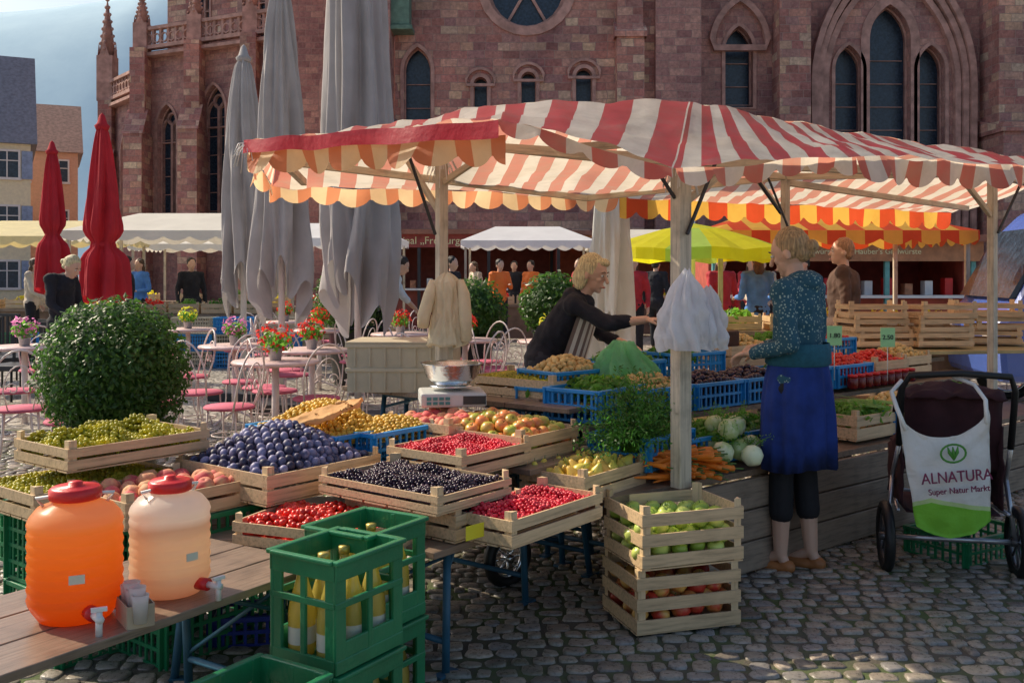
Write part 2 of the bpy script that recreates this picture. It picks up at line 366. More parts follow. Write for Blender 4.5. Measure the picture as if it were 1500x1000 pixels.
wall(ch,(-19.4,48),(-16.2,44),0,9.6,[(2.4,2.5,1.2,6.9,'point',2)],st2)
wall(ch,(-19.4,60),(-19.4,48.3),0,9.6,[],st2)
wall(ch,(-17.3,50),(-9.3,46),0,22,[(2.2,10.5,1.2,15,'point',2),(5.6,10.5,1.4,15,'point',2)],st1)
wall(ch,(-17.3,62),(-17.3,50.3),9,22,[],st2)
def pinn(x,y,z0,h,w_=.5):
    mb=MB(); mb.box((x,y,z0+h*.22),(w_,w_,h*.44))
    for a,b in ((1,0),(-1,0),(0,1),(0,-1)): mb.add([(x+a*w_*.5-b*w_*.4,y+b*w_*.5-a*w_*.4,z0+h*.4),(x+a*w_*.5+b*w_*.4,y+b*w_*.5+a*w_*.4,z0+h*.4),(x+a*w_*.55,y+b*w_*.55,z0+h*.58)],[(0,1,2)])
    mb.lathe([(w_*.55,z0+h*.44),(w_*.06,z0+h*.96),(.01,z0+h)],(x,y,0),4)
    for k in range(7):
        q=z0+h*(.5+.07*k); r=w_*(.5-.07*k)
        for a in range(4): mb.ell((x+r*cos(a*pi/2),y+r*sin(a*pi/2),q),w_*.12,6)
    mb.ell((x,y,z0+h),w_*.16,6); mb.obj('pinnacle',st3,ch)
pinn(-19.3,47.5,9.6,4.9,.75); pinn(-17.6,49.6,17,6,.8)
for p,z1 in (((-16.2,43.6),11.2),((-13.4,42.2),11.2),((-10.7,40.9),11.2),((-19.2,47.5),9.6)):
    mb=MB(); mb.box((p[0],p[1]-.4,z1*.33),(.8,1.5,z1*.66)); mb.box((p[0],p[1]-.1,z1*.82),(.65,1.,z1*.36)); mb.add([(p[0]-.45,p[1]-1.2,z1*.66),(p[0]+.45,p[1]-1.2,z1*.66),(p[0]+.45,p[1]-.5,z1*.76),(p[0]-.45,p[1]-.5,z1*.76)],[(0,1,2,3)])
    mb.obj('buttress',st1,ch,uv=True)
    if z1>10: pinn(p[0],p[1],z1,2.6,.6)
def balus(p0,p1,z,h=.9):
    p0,p1=W((*p0,z)),W((*p1,z)); L=(p1-p0).length; n=int(L/.42); mb=MB(); a=atan2((p1-p0).y,(p1-p0).x); c=(p0+p1)/2
    mb.box((c.x,c.y,z+.08),(L,.35,.16),a); mb.box((c.x,c.y,z+h),(L,.3,.14),a); mb.box((c.x,c.y,z-.25),(L,.5,.14),a)
    for k in range(n+1):
        q=p0.lerp(p1,k/n); mb.box((q.x,q.y,z+h/2),(.12,.14,h),a)
        if k<n:
            q=p0.lerp(p1,(k+.5)/n); pl=[(.17*cos(t_*pi/4),.17*sin(t_*pi/4)+z+h*.5) for t_ in range(8)]
            ring(mb,pl,0,0,.05,-.08,0,0,Matrix.Translation((q.x,q.y,0))@Matrix.Rotation(a,4,'Z'))
    mb.obj('balustrade',st3,ch)
balus((-16.4,43.8),(-9.3,40.2),11.2); balus((-19.5,47.9),(-16.3,43.9),9.6); balus((-17.3,49.8),(-9.3,45.8),15.9,.8)
mb=MB(); mb.add([(-19.4,48,9.6),(-16.2,44,11.2),(-9.3,40.5,11.2),(-9.3,46,12.5),(-17.3,50,12)],[(0,1,2,3,4)])
mb.add([(-17.3,50,22),(-9.3,46,22),(24,34,19),(24,55,27),(-17,60,26)],[(0,1,2,3,4)]); mb.add([(-3.9,33.2,19.05),(5.6,33.2,19.05),(5.6,40,21),(-3.9,40,21)],[(0,1,2,3)]); mb.obj('roof',slate,ch)
wall(ch,(-3.95,39.9),(-3.95,34.2),0,18.9,[],st2)
# ---------------------------------------------------------------- houses + hill
def house(loc,w_,d_,hw,hr,cw,cr,label,rz=0,rows=3,cs=4,shut=None):
    h=thing('house',label,'house',loc,rz); mb=MB(); mb.box((0,d_/2,hw/2),(w_,d_,hw)); mb.obj('wall',cw,h)
    mb=MB(); e=.3
    mb.add([(-w_/2-e,-e,hw),(w_/2+e,-e,hw),(w_/2+e,d_/2,hw+hr),(-w_/2-e,d_/2,hw+hr),(-w_/2-e,d_+e,hw),(w_/2+e,d_+e,hw)],[(0,1,2,3),(3,2,5,4),(0,3,4),(1,5,2),(0,4,5,1)]); mb.obj('roof',cr,h)
    for r in range(rows):
        for c in range(cs):
            x=-w_/2+w_*(c+.5)/cs; z=hw*(r+.5)/rows*1.04; wn=mk('window',None,h,(x,0,z))
            MB().box((0,-.01,0),(1.,.06,1.3)).obj('glass',glassD,wn)
            f=MB(); f.box((0,-.05,.7),(1.2,.12,.1)); f.box((0,-.05,-.7),(1.3,.18,.12)); f.box((-.55,-.05,0),(.1,.12,1.3)); f.box((.55,-.05,0),(.1,.12,1.3)); f.box((0,-.06,0),(.06,.08,1.3)); f.box((0,-.055,.2),(1.,.08,.05)); f.obj('frame',whiteP,wn)
            if shut:
                for q in (-1,1): MB().box((q*.9,-.06,0),(.5,.06,1.4)).obj('shutter',shut,wn)
    return h
tileR=mat('tile_roof',(.3,.17,.13),.8,.4,5.)
house((-28.9,47.6,0),10.6,9,7.9,5.2,mat('cream_render',(.88,.8,.55),.9,.12),mat('grey_tiles',(.22,.24,.28),.8,.3),'cream rendered house with blue shutters and steep grey roof',radians(27),3,5,mat('blue_shutter',(.3,.4,.58),.7))
house((-32.9,59.2,0),13,9,8.9,3.6,mat('terracotta_render',(.78,.46,.3),.9,.12),tileR,'terracotta house with dark red tiled roof',radians(25),3,6)
g=G('forest_painted_haze'); tc=g.n('ShaderNodeTexCoord').outputs['Object']
cl=g.ramp(g.noise(tc,.03,9.,.7),[(.3,(.42,.6,.72)),(.7,(.52,.7,.8))]); hm=g.out(cl,1.)  # aerial haze painted into the wood's base colour as pale blue
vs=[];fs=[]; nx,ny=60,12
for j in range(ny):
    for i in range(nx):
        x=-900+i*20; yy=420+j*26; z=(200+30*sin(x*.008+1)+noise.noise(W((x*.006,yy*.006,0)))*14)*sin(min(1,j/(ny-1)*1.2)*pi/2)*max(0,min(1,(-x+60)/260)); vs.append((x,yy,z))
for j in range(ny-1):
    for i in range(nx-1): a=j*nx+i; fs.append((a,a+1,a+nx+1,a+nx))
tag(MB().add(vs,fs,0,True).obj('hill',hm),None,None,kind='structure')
# ---------------------------------------------------------------- leaves helper
def leaves(mb,c,r,n,size,mi=0,flat=1.,shell=.55):
    c=W(c)
    for _ in range(n):
        d=W((R.gauss(0,1),R.gauss(0,1),R.gauss(0,1))).normalized(); q=R.uniform(shell,1.)**.6
        bump=1+.07*noise.noise(d*3.1)+.04*noise.noise(d*9)
        p=c+W((d.x*r,d.y*r,d.z*r*flat))*q*bump
        a=(d+W((R.uniform(-1,1),R.uniform(-1,1),R.uniform(-.6,1.2)))*.9).normalized(); b=a.orthogonal().normalized(); b.rotate(Matrix.Rotation(R.uniform(0,6.3),3,a)); t2=a.cross(b)
        s_=size*R.uniform(.7,1.3); mb.add([p-b*s_*.5,p+t2*s_*.28,p+b*s_*.6+a*s_*.1,p-t2*s_*.28],[(0,1,2,3)],mi)
def bush(loc,r,zc,n,size,label):
    b=thing('potted_bush',label,'potted plant',loc); mb=MB(); leaves(mb,(0,0,zc),r,n,size); mb.ell((0,0,zc),(r*.72,)*3,16); mb.obj('crown',leafG,b)
    MB().tube([(0,0,.3),(.01,0,zc)],[.03,.02],8).obj('trunk',oldW,b)
    MB().lathe([(r*.42,0),(r*.46,.02),(r*.6,zc-r*.75),(r*.64,zc-r*.75),(r*.64,zc-r*.68),(r*.56,zc-r*.68)],n=20).obj('pot',darkM,b); return b
bush((-2.4,6.0,0),.45,.86,12000,.034,'round clipped box bush in a dark pot beside the cafe tables')
bush((.5,12,0),.42,1.05,2500,.06,'round clipped bush in a pot near the white parasol'); bush((-.5,12.5,0),.45,.95,2500,.06,'round clipped bush in a pot by the cafe')
bush((-2.1,13,0),.5,1.1,2500,.06,'tall clipped bush in a pot between the parasols')
# ---------------------------------------------------------------- closed parasols
greyF=mat('grey_parasol_cloth',(.52,.49,.48),.9,.15,3.,.3,200.,trans=.2); redF=mat('red_parasol_cloth',(.6,.03,.045),.85,.2,3.,.3,200.,trans=.25); whF=mat('white_parasol_cloth',(.85,.85,.8),.85,.1,3.,.3,200.,trans=.3)
def parasol(loc,zt,zb,rb,m,label,ribs=8,cinch=None,jag=.28,seed=0,pw=.5):
    p=thing('closed_parasol',label,'parasol',loc,seed); mb=MB(); prof=[]; n=30
    for i in range(n+1):
        q=i/n; r=.04+(rb-.04)*(q**pw); z=zt-(zt-zb)*q
        if cinch: r*=1-.5*math.exp(-((q-cinch)/.05)**2)
        prof.append((r,z))
    def fold(r,z,a,i):
        q=i/n; am=.16+.26*q; aa=a+.25*sin(z*1.4+seed); f=cos(ribs*aa+.9*sin(z*1.1+seed)); f=math.copysign(abs(f)**.6,f); g2=cos(ribs*2*a+seed+z*.8)
        return r*(1+am*f*(.7+.5*sin(3*a+seed))+.09*g2+.12*sin(a+seed+z)+.07*sin(3*a+z*2)),z+(jag*f*.6+jag*.8*sin(2*a+seed))*(q**5)
    mb.lathe(prof,n=128,fold=fold); mb.obj('fabric',m,p)
    MB().tube([(0,0,0),(0,0,zt-.05)],.035,10).obj('pole',whiteP,p); MB().lathe([(.0,zt+.16),(.03,zt+.13),(.06,zt+.03),(.09,zt),(.07,zt-.05)]).obj('finial',m,p)
    MB().box((0,0,.05),(.6,.6,.1)).obj('base',darkM,p,bevel=.01)
    if cinch: MB().lathe([(rb*.5*cinch**.5,zt-(zt-zb)*cinch-.03),(rb*.52*cinch**.5+.01,zt-(zt-zb)*cinch),(rb*.5*cinch**.5,zt-(zt-zb)*cinch+.03)],fold=lambda r,z,a,i:(r,z)).obj('strap',m,p)
    return p
parasol((-1.47,9.5,0),6.3,1.2,.3,greyF,'tall closed grey parasol over the cafe tables',seed=.3,pw=.4); parasol((-2.43,10.5,0),4.5,1.25,.26,greyF,'closed grey parasol on white pole',seed=1.7); parasol((-3.1,11.5,0),3.93,1.3,.26,greyF,'closed grey parasol with frayed top',seed=2.9)
parasol((-4.94,12,0),3.22,1.12,.24,redF,'closed dark red parasol tied with a strap',6,.68,jag=.05,seed=.5,pw=.6); parasol((-6.7,14.5,0),3.22,1.2,.21,redF,'slim closed dark red parasol',6,.6,jag=.05,seed=2.,pw=.6)
parasol((.845,8.6,0),2.5,.75,.2,whF,'closed white parasol behind the stall',8,seed=1.)
# ---------------------------------------------------------------- crates and produce
RZ=radians(52); U=W((cos(RZ),sin(RZ))); Vv=W((-sin(RZ),cos(RZ)))
def crate(cx,cy,zb,L,B,H,rz=RZ,slats=2,label='pale wooden fruit crate on the stall',m=None,group='wooden produce crates',gap=.012):
    m=m or paleW; mb=MB(); t=.008
    sh=(H-gap*(slats-1)-.01)/slats
    for k in range(slats):
        z=.01+sh/2+k*(sh+gap)
        for q in (-1,1):
            mb.box((0,q*(B/2-t/2),z+R.uniform(-.002,.002)),(L,t,sh)); mb.box((q*(L/2-t/2),0,z),(t,B-2*t,sh))
    for k in range(5): mb.box((0,-B/2+B*(k+.5)/5,.003),(L,B/5-.012,.006))
    o=mb.obj('wooden_crate',m,None,(cx,cy,zb),rz); tag(o,label,'crate',group)
    for a in (-1,1):
        for b in (-1,1):
            x,y=a*(L/2-t),b*(B/2-t); MB().prism([(x,y),(x-a*.032,y),(x,y-b*.032)] if a*b>0 else [(x,y),(x,y-b*.032),(x-a*.032,y)],.004,H+.03).obj('corner_post',paleWp,o)
    return o
def crN(N,lu,lv,zb,H,**k):
    c=W(N)+U*lu/2+Vv*lv/2; crate(c.x,c.y,zb,lu,lv,H,**k); return (c.x,c.y,zb,lu,lv,H)
def pcrate(cx,cy,zb,L,B,H,m,rz=RZ,label='blue plastic crate',solid=False,group='plastic crates'):
    mb=MB(); t=.01
    if solid:
        for q in (-1,1): mb.box((0,q*(B/2-t/2),H/2),(L,t,H)); mb.box((q*(L/2-t/2),0,H/2),(t,B-2*t,H))
        for k in range(7):
            for q in (-1,1): mb.box((-L/2+L*(k+.5)/7,q*(B/2+.004),H/2),(.012,.008,H-.02))
    else:
        nh=max(2,int(H/.055))
        for k in range(nh+1):
            z=.008+(H-.016)*k/nh
            for q in (-1,1): mb.box((0,q*(B/2-t/2),z),(L,t,.014)); mb.box((q*(L/2-t/2),0,z),(t,B-2*t,.014))
        for s_,nn in ((L,int(L/.04)),(B,int(B/.04))):
            for k in range(nn+1):
                x=-s_/2+t/2+(s_-t)*k/nn; wd=.04 if k in (0,nn) else .012
                for q in (-1,1):
                    if s_==L: mb.box((x,q*(B/2-t/2-.001),H/2),(wd,t-.003,H-.004))
                    else: mb.box((q*(L/2-t/2-.001),x,H/2),(t-.003,wd,H-.004))
    mb.box((0,0,.004),(L-.02,B-.02,.008))
    o=mb.obj('plastic_crate',m,None,(cx,cy,zb),rz); tag(o,label,'crate',group)
    r=MB()
    for q in (-1,1): r.box((0,q*(B/2),H-.008),(L+.02,.022,.02)); r.box((q*(L/2),0,H-.008),(.022,B-.02,.019))
    r.obj('rim',m,o,bevel=.003); return (cx,cy,zb,L,B,H)
def fruit(kind):
    mb=MB()
    if kind=='apple': mb.lathe([(.001,-.026),(.012,-.031),(.03,-.022),(.037,0),(.034,.018),(.02,.031),(.008,.029),(.001,.022)],n=14); mb.tube([(0,0,.022),(.004,0,.042)],.0015,5,1)
    elif kind=='plum': mb.ell((0,0,0),(.021,.021,.025),12)
    elif kind=='peach': mb.lathe([(.001,-.034),(.02,-.03),(.036,-.008),(.036,.01),(.022,.03),(.006,.031),(.001,.026)],n=16)
    elif kind=='pear': mb.lathe([(.001,-.04),(.02,-.038),(.035,-.015),(.03,.012),(.015,.035),(.01,.048),(.001,.05)],n=14); mb.tube([(0,0,.048),(.004,0,.066)],.0015,5,1)
    elif kind=='cabbage': mb.lathe([(.001,-.06),(.04,-.055),(.068,-.01),(.06,.035),(.03,.06),(.001,.065)],n=18,fold=lambda r,z,a,i:(r*(1+.06*cos(5*a+z*30)),z))
    return mb
def twotone(name,a,b,sc_=12.,rough=.35,orand=.15):
    g=G(name); tc=g.n('ShaderNodeTexCoord').outputs['Object']; rnd=g.n('ShaderNodeObjectInfo').outputs['Random']
    v=g.n('ShaderNodeVectorMath',{0:tc,1:g.n('ShaderNodeCombineXYZ',{0:g.math('MULTIPLY',rnd,50.)}).outputs[0]},operation='ADD').outputs[0]
    f=g.noise(v,sc_,3.); f=g.math('ADD',f,g.math('MULTIPLY',g.math('SUBTRACT',rnd,.5),.35))
    cl=g.ramp(f,[(.38,a),(.62,b)]); vv=g.n('ShaderNodeMapRange',{0:rnd,3:1-orand,4:1+orand}).outputs[0]
    cl=g.n('ShaderNodeHueSaturation',{'Value':vv,'Color':cl}).outputs[0]
    return g.out(cl,rough,0,g.noise(tc,120.),.05,.002)
FM={'apple':twotone('apple_green',(.42,.5,.07),(.7,.22,.07)),'applered':twotone('apple_red',(.6,.05,.03),(.7,.4,.1)),'applegreen':twotone('apple_lime',(.38,.55,.07),(.55,.64,.15)),
'plum':twotone('plum_skin',(.035,.03,.08),(.19,.18,.3),25.,.5,.35),'peach':twotone('peach_skin',(.75,.38,.18),(.6,.09,.09),14.,.7),'pear':twotone('pear_skin',(.7,.64,.1),(.65,.42,.08)),'cabbage':twotone('kohlrabi_skin',(.5,.64,.26),(.74,.8,.54),20.,.5)}
FME={}
def pts(L,B,r,z0,dome,layers=2,jit=.25,fill=.95,nz=0):
    P=[]
    for la in range(layers):
        s_=r*1.88; ny=max(1,int(B*fill/(s_*.88))); nx=max(1,int(L*fill/s_))
        for j in range(ny):
            for i in range(nx):
                x=(i+.5+(.5 if (j+la)%2 else 0)-.25)/nx-.5; y=(j+.5)/ny-.5
                z=z0+dome*(1-(2*x)**2)*(1-(2*y)**2)-la*r*1.35+R.uniform(-1,1)*r*.3
                if nz: z+=nz*noise.noise(W((x*L*13,y*B*13,z0*7)))
                P.append((x*L*fill+R.uniform(-1,1)*r*jit,y*B*fill+R.uniform(-1,1)*r*jit,z))
    return P
def heap(cr,kind,m,dome=.03,label='',layers=1,scale=1.,drop=.02,name=None):
    cx,cy,zb,L,B,H=cr[:6]; rz=cr[6] if len(cr)>6 else RZ
    r0={'apple':.037,'plum':.023,'peach':.037,'pear':.036,'cabbage':.068}[kind]*scale
    key=(kind,m)
    if key not in FME: FME[key]=fruit(kind).mesh(kind,[FM[m],stemM])
    for p in pts(L-.03,B-.03,r0,zb+H-drop,dome,layers):
        x=cx+p[0]*cos(rz)-p[1]*sin(rz); y=cy+p[0]*sin(rz)+p[1]*cos(rz)
        o=mk(name or kind,FME[key],None,(x,y,p[2])); o.rotation_euler=(R.uniform(-.8,.8),R.uniform(-.8,.8),R.uniform(0,6.3)); o.scale=(scale*R.uniform(.88,1.08),)*3
        tag(o,label,'fruit',label.split(' in ')[0]+' heap')
def bulk(cr,r,m,dome,name,label,elong=1.,layers=2,drop=.01,jit=.5,n=8,cat='fruit',nz=.0):
    cx,cy,zb,L,B,H=cr[:6]; rz=cr[6] if len(cr)>6 else RZ; mb=MB()
    mb.add([(-L/2+.01,-B/2+.01,H-drop-r*2.5),(L/2-.01,-B/2+.01,H-drop-r*2.5),(L/2-.01,B/2-.01,H-drop-r*2.5),(-L/2+.01,B/2-.01,H-drop-r*2.5)],[(0,1,2,3)])
    for p in pts(L-.025,B-.025,r,H-drop,dome,layers,jit,.95,nz):
        k=R.uniform(.75,1.15); M=Matrix.Translation(p)@Matrix.Rotation(R.uniform(0,6.3),4,(R.uniform(-1,1),R.uniform(-1,1),R.uniform(-1,1)))
        mb.ell((0,0,0),(r*k,r*k,r*k*elong),n,0,M)
    o=mb.obj(name,m,None,(cx,cy,zb),rz); return tag(o,label,cat,kind='stuff')
def bmat(name,a,b,rough=.3,s_=60.,trans=0.):
    if name in MC: return MC[name]
    g=G(name); tc=g.n('ShaderNodeTexCoord').outputs['Object']; cl=g.ramp(g.noise(tc,s_,2.),[(.35,a),(.65,b)])
    cl=g.mix(1.,cl,g.ramp(g.noise(tc,9.,3.),[(.35,(.65,.65,.65)),(.65,(1.1,1.1,1.1))]),'MULTIPLY')
    MC[name]=g.out(cl,rough,0,g.noise(tc,300.),.25,.003,trans=trans); return MC[name]
grapeM=bmat('white_grapes',(.5,.5,.03),(.9,.78,.09),.25,trans=.45); rasM=bmat('raspberries',(.7,.01,.04),(.85,.05,.08),.4); strM=bmat('strawberries',(.7,.01,.01),(.82,.05,.02),.3,s_=30.)
blkM=bmat('blackberries',(.014,.01,.02),(.07,.03,.06),.25); mirM=bmat('mirabelles',(.82,.45,.03),(.88,.6,.1),.4,s_=40.,trans=.15); potM=bmat('potatoes',(.65,.44,.16),(.76,.56,.22),.6,s_=40.)
c=crN((-1.74,3.62),.62,.44,.54,.1,label='wooden crate of white grapes under another crate'); bulk(c,.0095,grapeM,.01,'white_grapes','yellow green grapes in the lower wooden crate',1.25,nz=.02)
c=crN((-1.66,3.72),.62,.42,.70,.09,label='sunlit wooden crate of white grapes on top of another'); bulk(c,.0095,grapeM,.03,'white_grapes','yellow green grapes heaped in a sunlit wooden crate',1.25,3,nz=.06)
c=crN((-1.36,3.5),.6,.42,.54,.1,label='wooden crate full of peaches'); heap(c,'peach','peach',.02,'ripe peach in a wooden crate',1)
c=crN((-.93,3.78),.6,.6,.56,.12,label='large wooden crate heaped with blue plums'); heap(c,'plum','plum',.14,'dusty blue plum in a wooden crate',2,.88,.01)
c=(-.66,3.66,.46,.36,.62,.09,radians(68)); crate(*c[:6],rz=c[6],label='wooden crate of strawberries on the table'); bulk(c,.014,strM,.02,'strawberries','red strawberries in a wooden crate',1.2,nz=.03)
c=crN((-.2,3.55),.4,.3,.484,.1,label='wooden crate of dark currants with yellow price label'); bulk(c,.008,blkM,.0,'blackcurrants','dark currants in the lower wooden crate')
c=crN((-.32,3.62),.4,.42,.484,.1,label='low wooden crate under the blackberries'); bulk(c,.008,blkM,.0,'blackcurrants','dark currants in the shaded wooden crate')
c=crN((-.26,3.47),.42,.62,.60,.07,label='wooden crate of blackberries stacked on top'); bulk(c,.0085,blkM,.015,'blackberries','black blackberries filling a wooden crate',nz=.03)
c=crN((.0,3.47),.58,.3,.484,.1,label='wooden crate of raspberries at the table edge'); bulk(c,.0085,rasM,.02,'raspberries','bright red raspberries in a wooden crate',nz=.03)
c=crN((-.2,3.95),.46,.42,.63,.09,label='wooden crate of red currants'); bulk(c,.0075,rasM,.015,'red_currants','glossy red currants in a wooden crate',nz=.03)
c=crN((.3,4.12),.5,.34,.484,.12,label='wooden crate of yellow pears'); heap(c,'pear','pear',.02,'yellow pear in a wooden crate',1,.9)
c=crN((.04,4.3),.44,.56,.62,.12,label='wooden crate heaped with green red apples'); heap(c,'apple','apple',.06,'green and red apple in a wooden crate',2,.92)
t_=MB().box((0,0,0),(.09,.002,.05)).obj('price_card',mat('yellow_card',(.8,.7,.03),.6,.05)); t_.location=(-.13,3.49,.545); t_.rotation_euler=(0,0,radians(48)); tag(t_,'yellow price card clipped to a wooden crate','price card')
c=pcrate(-.86,4.6,.62,.42,.6,.13,blueP,label='blue plastic crate of mirabelle plums'); bulk(c,.0135,mirM,.12,'mirabelles','golden mirabelle plums heaped in a blue crate',1.,3)
c=pcrate(-.58,4.62,.60,.5,.34,.15,blueP,label='blue plastic crate holding golden plums'); bulk(c,.0135,mirM,.04,'mirabelles','golden mirabelle plums in a blue crate',1.,2)
crate(-.32,4.78,.66,.4,.4,.1); heap((-.32,4.78,.66,.4,.4,.1,RZ),'peach','peach',.02,'ripe peach in a wooden crate',1)
crate(.1,5.35,.8,.36,.56,.1,rz=RZ,label='wooden crate of grapes beside the scale'); bulk((.1,5.35,.8,.36,.56,.1,RZ),.0095,grapeM,.02,'white_grapes','yellow green grapes in a crate beside the scale',1.25)
pcrate(-.6,5.62,.8,.58,.4,.13,beigeP,radians(-3),'beige plastic box stacked on the shelf',True); pcrate(-.6,5.62,.932,.58,.4,.13,beigeP,radians(-3),'beige plastic box stacked on another',True)
lid=MB().box((0,0,0),(.6,.42,.012)).obj('box_lid',beigeP,None,(-.6,5.62,1.07),radians(-3),.004); tag(lid,'flat beige lid on the plastic boxes','lid')
for (x,y,z,h) in ((.42,5.05,.72,.16),(.62,4.75,.55,.15),(.28,5.25,.7,.16)):
    pcrate(x,y,z,.42,.32,h,blueP,label='blue plastic crate with green salad'); mb=MB()
    for q in range(3): leaves(mb,(R.uniform(-.1,.1),R.uniform(-.08,.08),h-.02),.14,230,.05,0,.5,.1)
    tag(mb.obj('lettuce',leafL,None,(x,y,z),RZ),'leafy green salad in a blue crate','vegetable')
def strands(loc,n,L,m,name,label,spread=.5,size=.03,droop=.6,rz=0,dirv=(0,0,1)):
    mb=MB()
    for _ in range(n):
        d=(W(dirv)+W((R.gauss(0,1),R.gauss(0,1),R.gauss(0,.5)))*spread).normalized(); P=[W((R.uniform(-.03,.03),R.uniform(-.03,.03),0))]; l=L*R.uniform(.6,1)
        for k in range(5): P.append(P[-1]+d*l/5); d=(d+W((0,0,-droop*.2))).normalized()
        mb.tube(P,[.003,.003,.0025,.002,.0015,.001],4)
        if size:
            for k in range(2,6):
                for _2 in range(5):
                    p=P[k]+W((R.uniform(-1,1),R.uniform(-1,1),R.uniform(-1,1)))*size; a=W((R.uniform(-1,1),R.uniform(-1,1),R.uniform(-1,1))).normalized()*size*.5; b=a.orthogonal().normalized()*size*.2
                    mb.add([p-a,p+b,p+a,p-b],[(0,1,2,3)])
    return tag(mb.obj(name,m,None,loc,rz),label,'vegetable')
strands((.54,4.52,.64),110,.34,leafD,'carrot_greens','feathery carrot greens hanging over the stall edge',.6,.022,1.3)
strands((.64,4.74,.7),100,.32,leafD,'carrot_greens','feathery carrot greens on the stall',.6,.022,1.)
carM=mat('carrot_skin',(.88,.24,.02),.5,.2,20.)
cme=MB().lathe([(.001,-.09),(.005,-.07),(.009,0),(.012,.06),(.011,.075),(.003,.08)],n=9); cme.tube([(0,0,.078),(.005,0,.11)],.003,5,1); cme=cme.mesh('carrot',[carM,stemM])
for k in range(100):
    u_=R.random(); o=mk('carrot',cme,None,(.64+.3*u_+R.uniform(-.03,.03),4.47+.16*u_+R.uniform(-.03,.16),.515+R.uniform(0,.11))); o.rotation_euler=(radians(90)+R.uniform(-.25,.25),R.uniform(-.15,.15),radians(70)+R.uniform(-.7,.7)); o.scale=(R.uniform(.8,1.3),)*3; tag(o,'orange carrot in a loose pile on the stall','vegetable','loose carrots')
kz=fruit('cabbage').mesh('kohlrabi',[FM['cabbage']])
for k,(x,y,z) in enumerate(((1.0,4.72,.6),(1.1,4.8,.6),(1.14,4.72,.585),(.97,4.88,.61),(1.04,4.78,.7),(1.18,4.92,.6),(1.1,4.9,.7),(1.0,4.9,.7))):
    o=mk('kohlrabi',kz,None,(x,y,z)); o.rotation_euler=(R.uniform(-.6,.6),R.uniform(-.6,.6),R.uniform(0,6)); o.scale=(.78,)*3; tag(o,'pale green kohlrabi in a pile on the stall','vegetable','kohlrabi pile')
    strands((x,y+.03,z+.03),5,.11,leafL,'kohlrabi_leaves','kohlrabi leaves on the pile',.7,.016)
ru=W((.775,.632)); rv=W((-.632,.775)); ra=atan2(ru.y,ru.x); B0=W((.5,4.28))
def rp(a,b): q=B0+ru*a+rv*b; return q.x,q.y
for k,(a,b,z,c_,kd) in enumerate(((.75,.62,.72,1,'pot'),(1.2,.62,.72,1,'dark'),(.5,.95,.8,1,'pot'),(.95,.98,.82,1,'green'),(.72,.28,.52,1,'green'),(1.15,.25,.52,1,'herb'),(1.62,.62,.72,1,'dark'),(1.5,1.0,.84,1,'green'),(2.05,.2,.52,0,'green'),(2.45,.2,.52,1,'pot'),(2.9,.2,.52,1,'green'),(2.05,.62,.74,1,'herb'),(2.5,.62,.74,1,'red'),(2.95,.62,.74,0,'red'),(2.0,1.02,.86,0,'pot'),(2.5,1.05,.86,0,'green'),(3.0,1.05,.86,1,'red'),(3.4,.3,.52,1,'green'),(3.4,.7,.74,0,'pot'))):
    x,y=rp(a,b); cr=(x,y,z,.4,.3,.14,ra)
    if c_: pcrate(*cr[:6],blueP,ra,'blue plastic crate of vegetables on the stall')
    else: crate(*cr[:6],rz=ra)
    if kd=='pot': bulk(cr,.018,potM,.07,'potatoes','small yellow potatoes heaped in a crate',1.3,2,cat='vegetable')
    elif kd=='dark': bulk(cr,.02,blkM,.05,'dark_plums','dark purple plums heaped in a crate',1.1,2)
    elif kd=='red': bulk(cr,.018,strM,.06,'red_radishes','red radishes heaped in a crate',1.,2,cat='vegetable')
    else:
        mb=MB()
        for q in range(3): leaves(mb,(R.uniform(-.11,.11),R.uniform(-.07,.07),.13),.12,190,.045,0,.6,.1)
        tag(mb.obj('leafy_greens',leafL if kd=='green' else leafD,None,(x,y,z),ra),'leafy green vegetables in a crate','vegetable')
for k in range(4):
    x,y=rp(2.1+k*.2,.05); strands((x,y,.69),16,.34,mat('onion_stalk',(.4,.6,.15),.5),'spring_onions','bundle of spring onions on the stall',.12,0,.3,0,(-.8,.3,.1))
jb=thing('jam_jar','small jar of dark red jam with checked lid','jar',(*rp(2.4,.42),.74),group='jam jars on the stall'); MB().lathe([(.03,0),(.034,.01),(.034,.06),(.028,.07)],n=14).obj('jar_body',mat('jam_jar_glass',(.16,.01,.01),.12,.3,20.),jb); MB().lathe([(.031,.07),(.031,.085),(.001,.086)],n=14).obj('lid',redPl,jb)
for k in range(1,18): dup(jb,(*rp(2.4+(k%9)*.085,.42+(k//9)*.085),.74),0)
for (x,y,z,s1) in ((1.96,6.05,1.0,'1.80'),(2.34,6.2,.98,'2.50')):
    cdp=thing('price_sign','green price sign stuck among the vegetables','price sign',(x,y,z)); MB().box((0,0,.07),(.09,.004,.12)).obj('card',mat('mint_card',(.4,.8,.4),.6,.05),cdp); MB().tube([(0,.004,-.2),(0,.004,.05)],.003,6).obj('stick',whiteP,cdp); text(s1,.04,darkM,(0,-.004,.07),(pi/2,0,0),cdp)
dk=thing('stall_wagon','weathered plank market wagon carrying the vegetables','market stall')
MB().prism([rp(-.1,0),rp(4.4,0),rp(4.4,1.4),rp(-.1,1.4)],.47,.5).obj('deck',oldW,dk)
for k in range(3):
    a0=.35; c2=B0+ru*((a0+4.4)/2)+rv*(-.02); MB().box((0,0,0),(4.4-a0,.03,.142)).obj('side_board',greyW,dk,(c2.x,c2.y,.47-.075-k*.15),ra,.004)
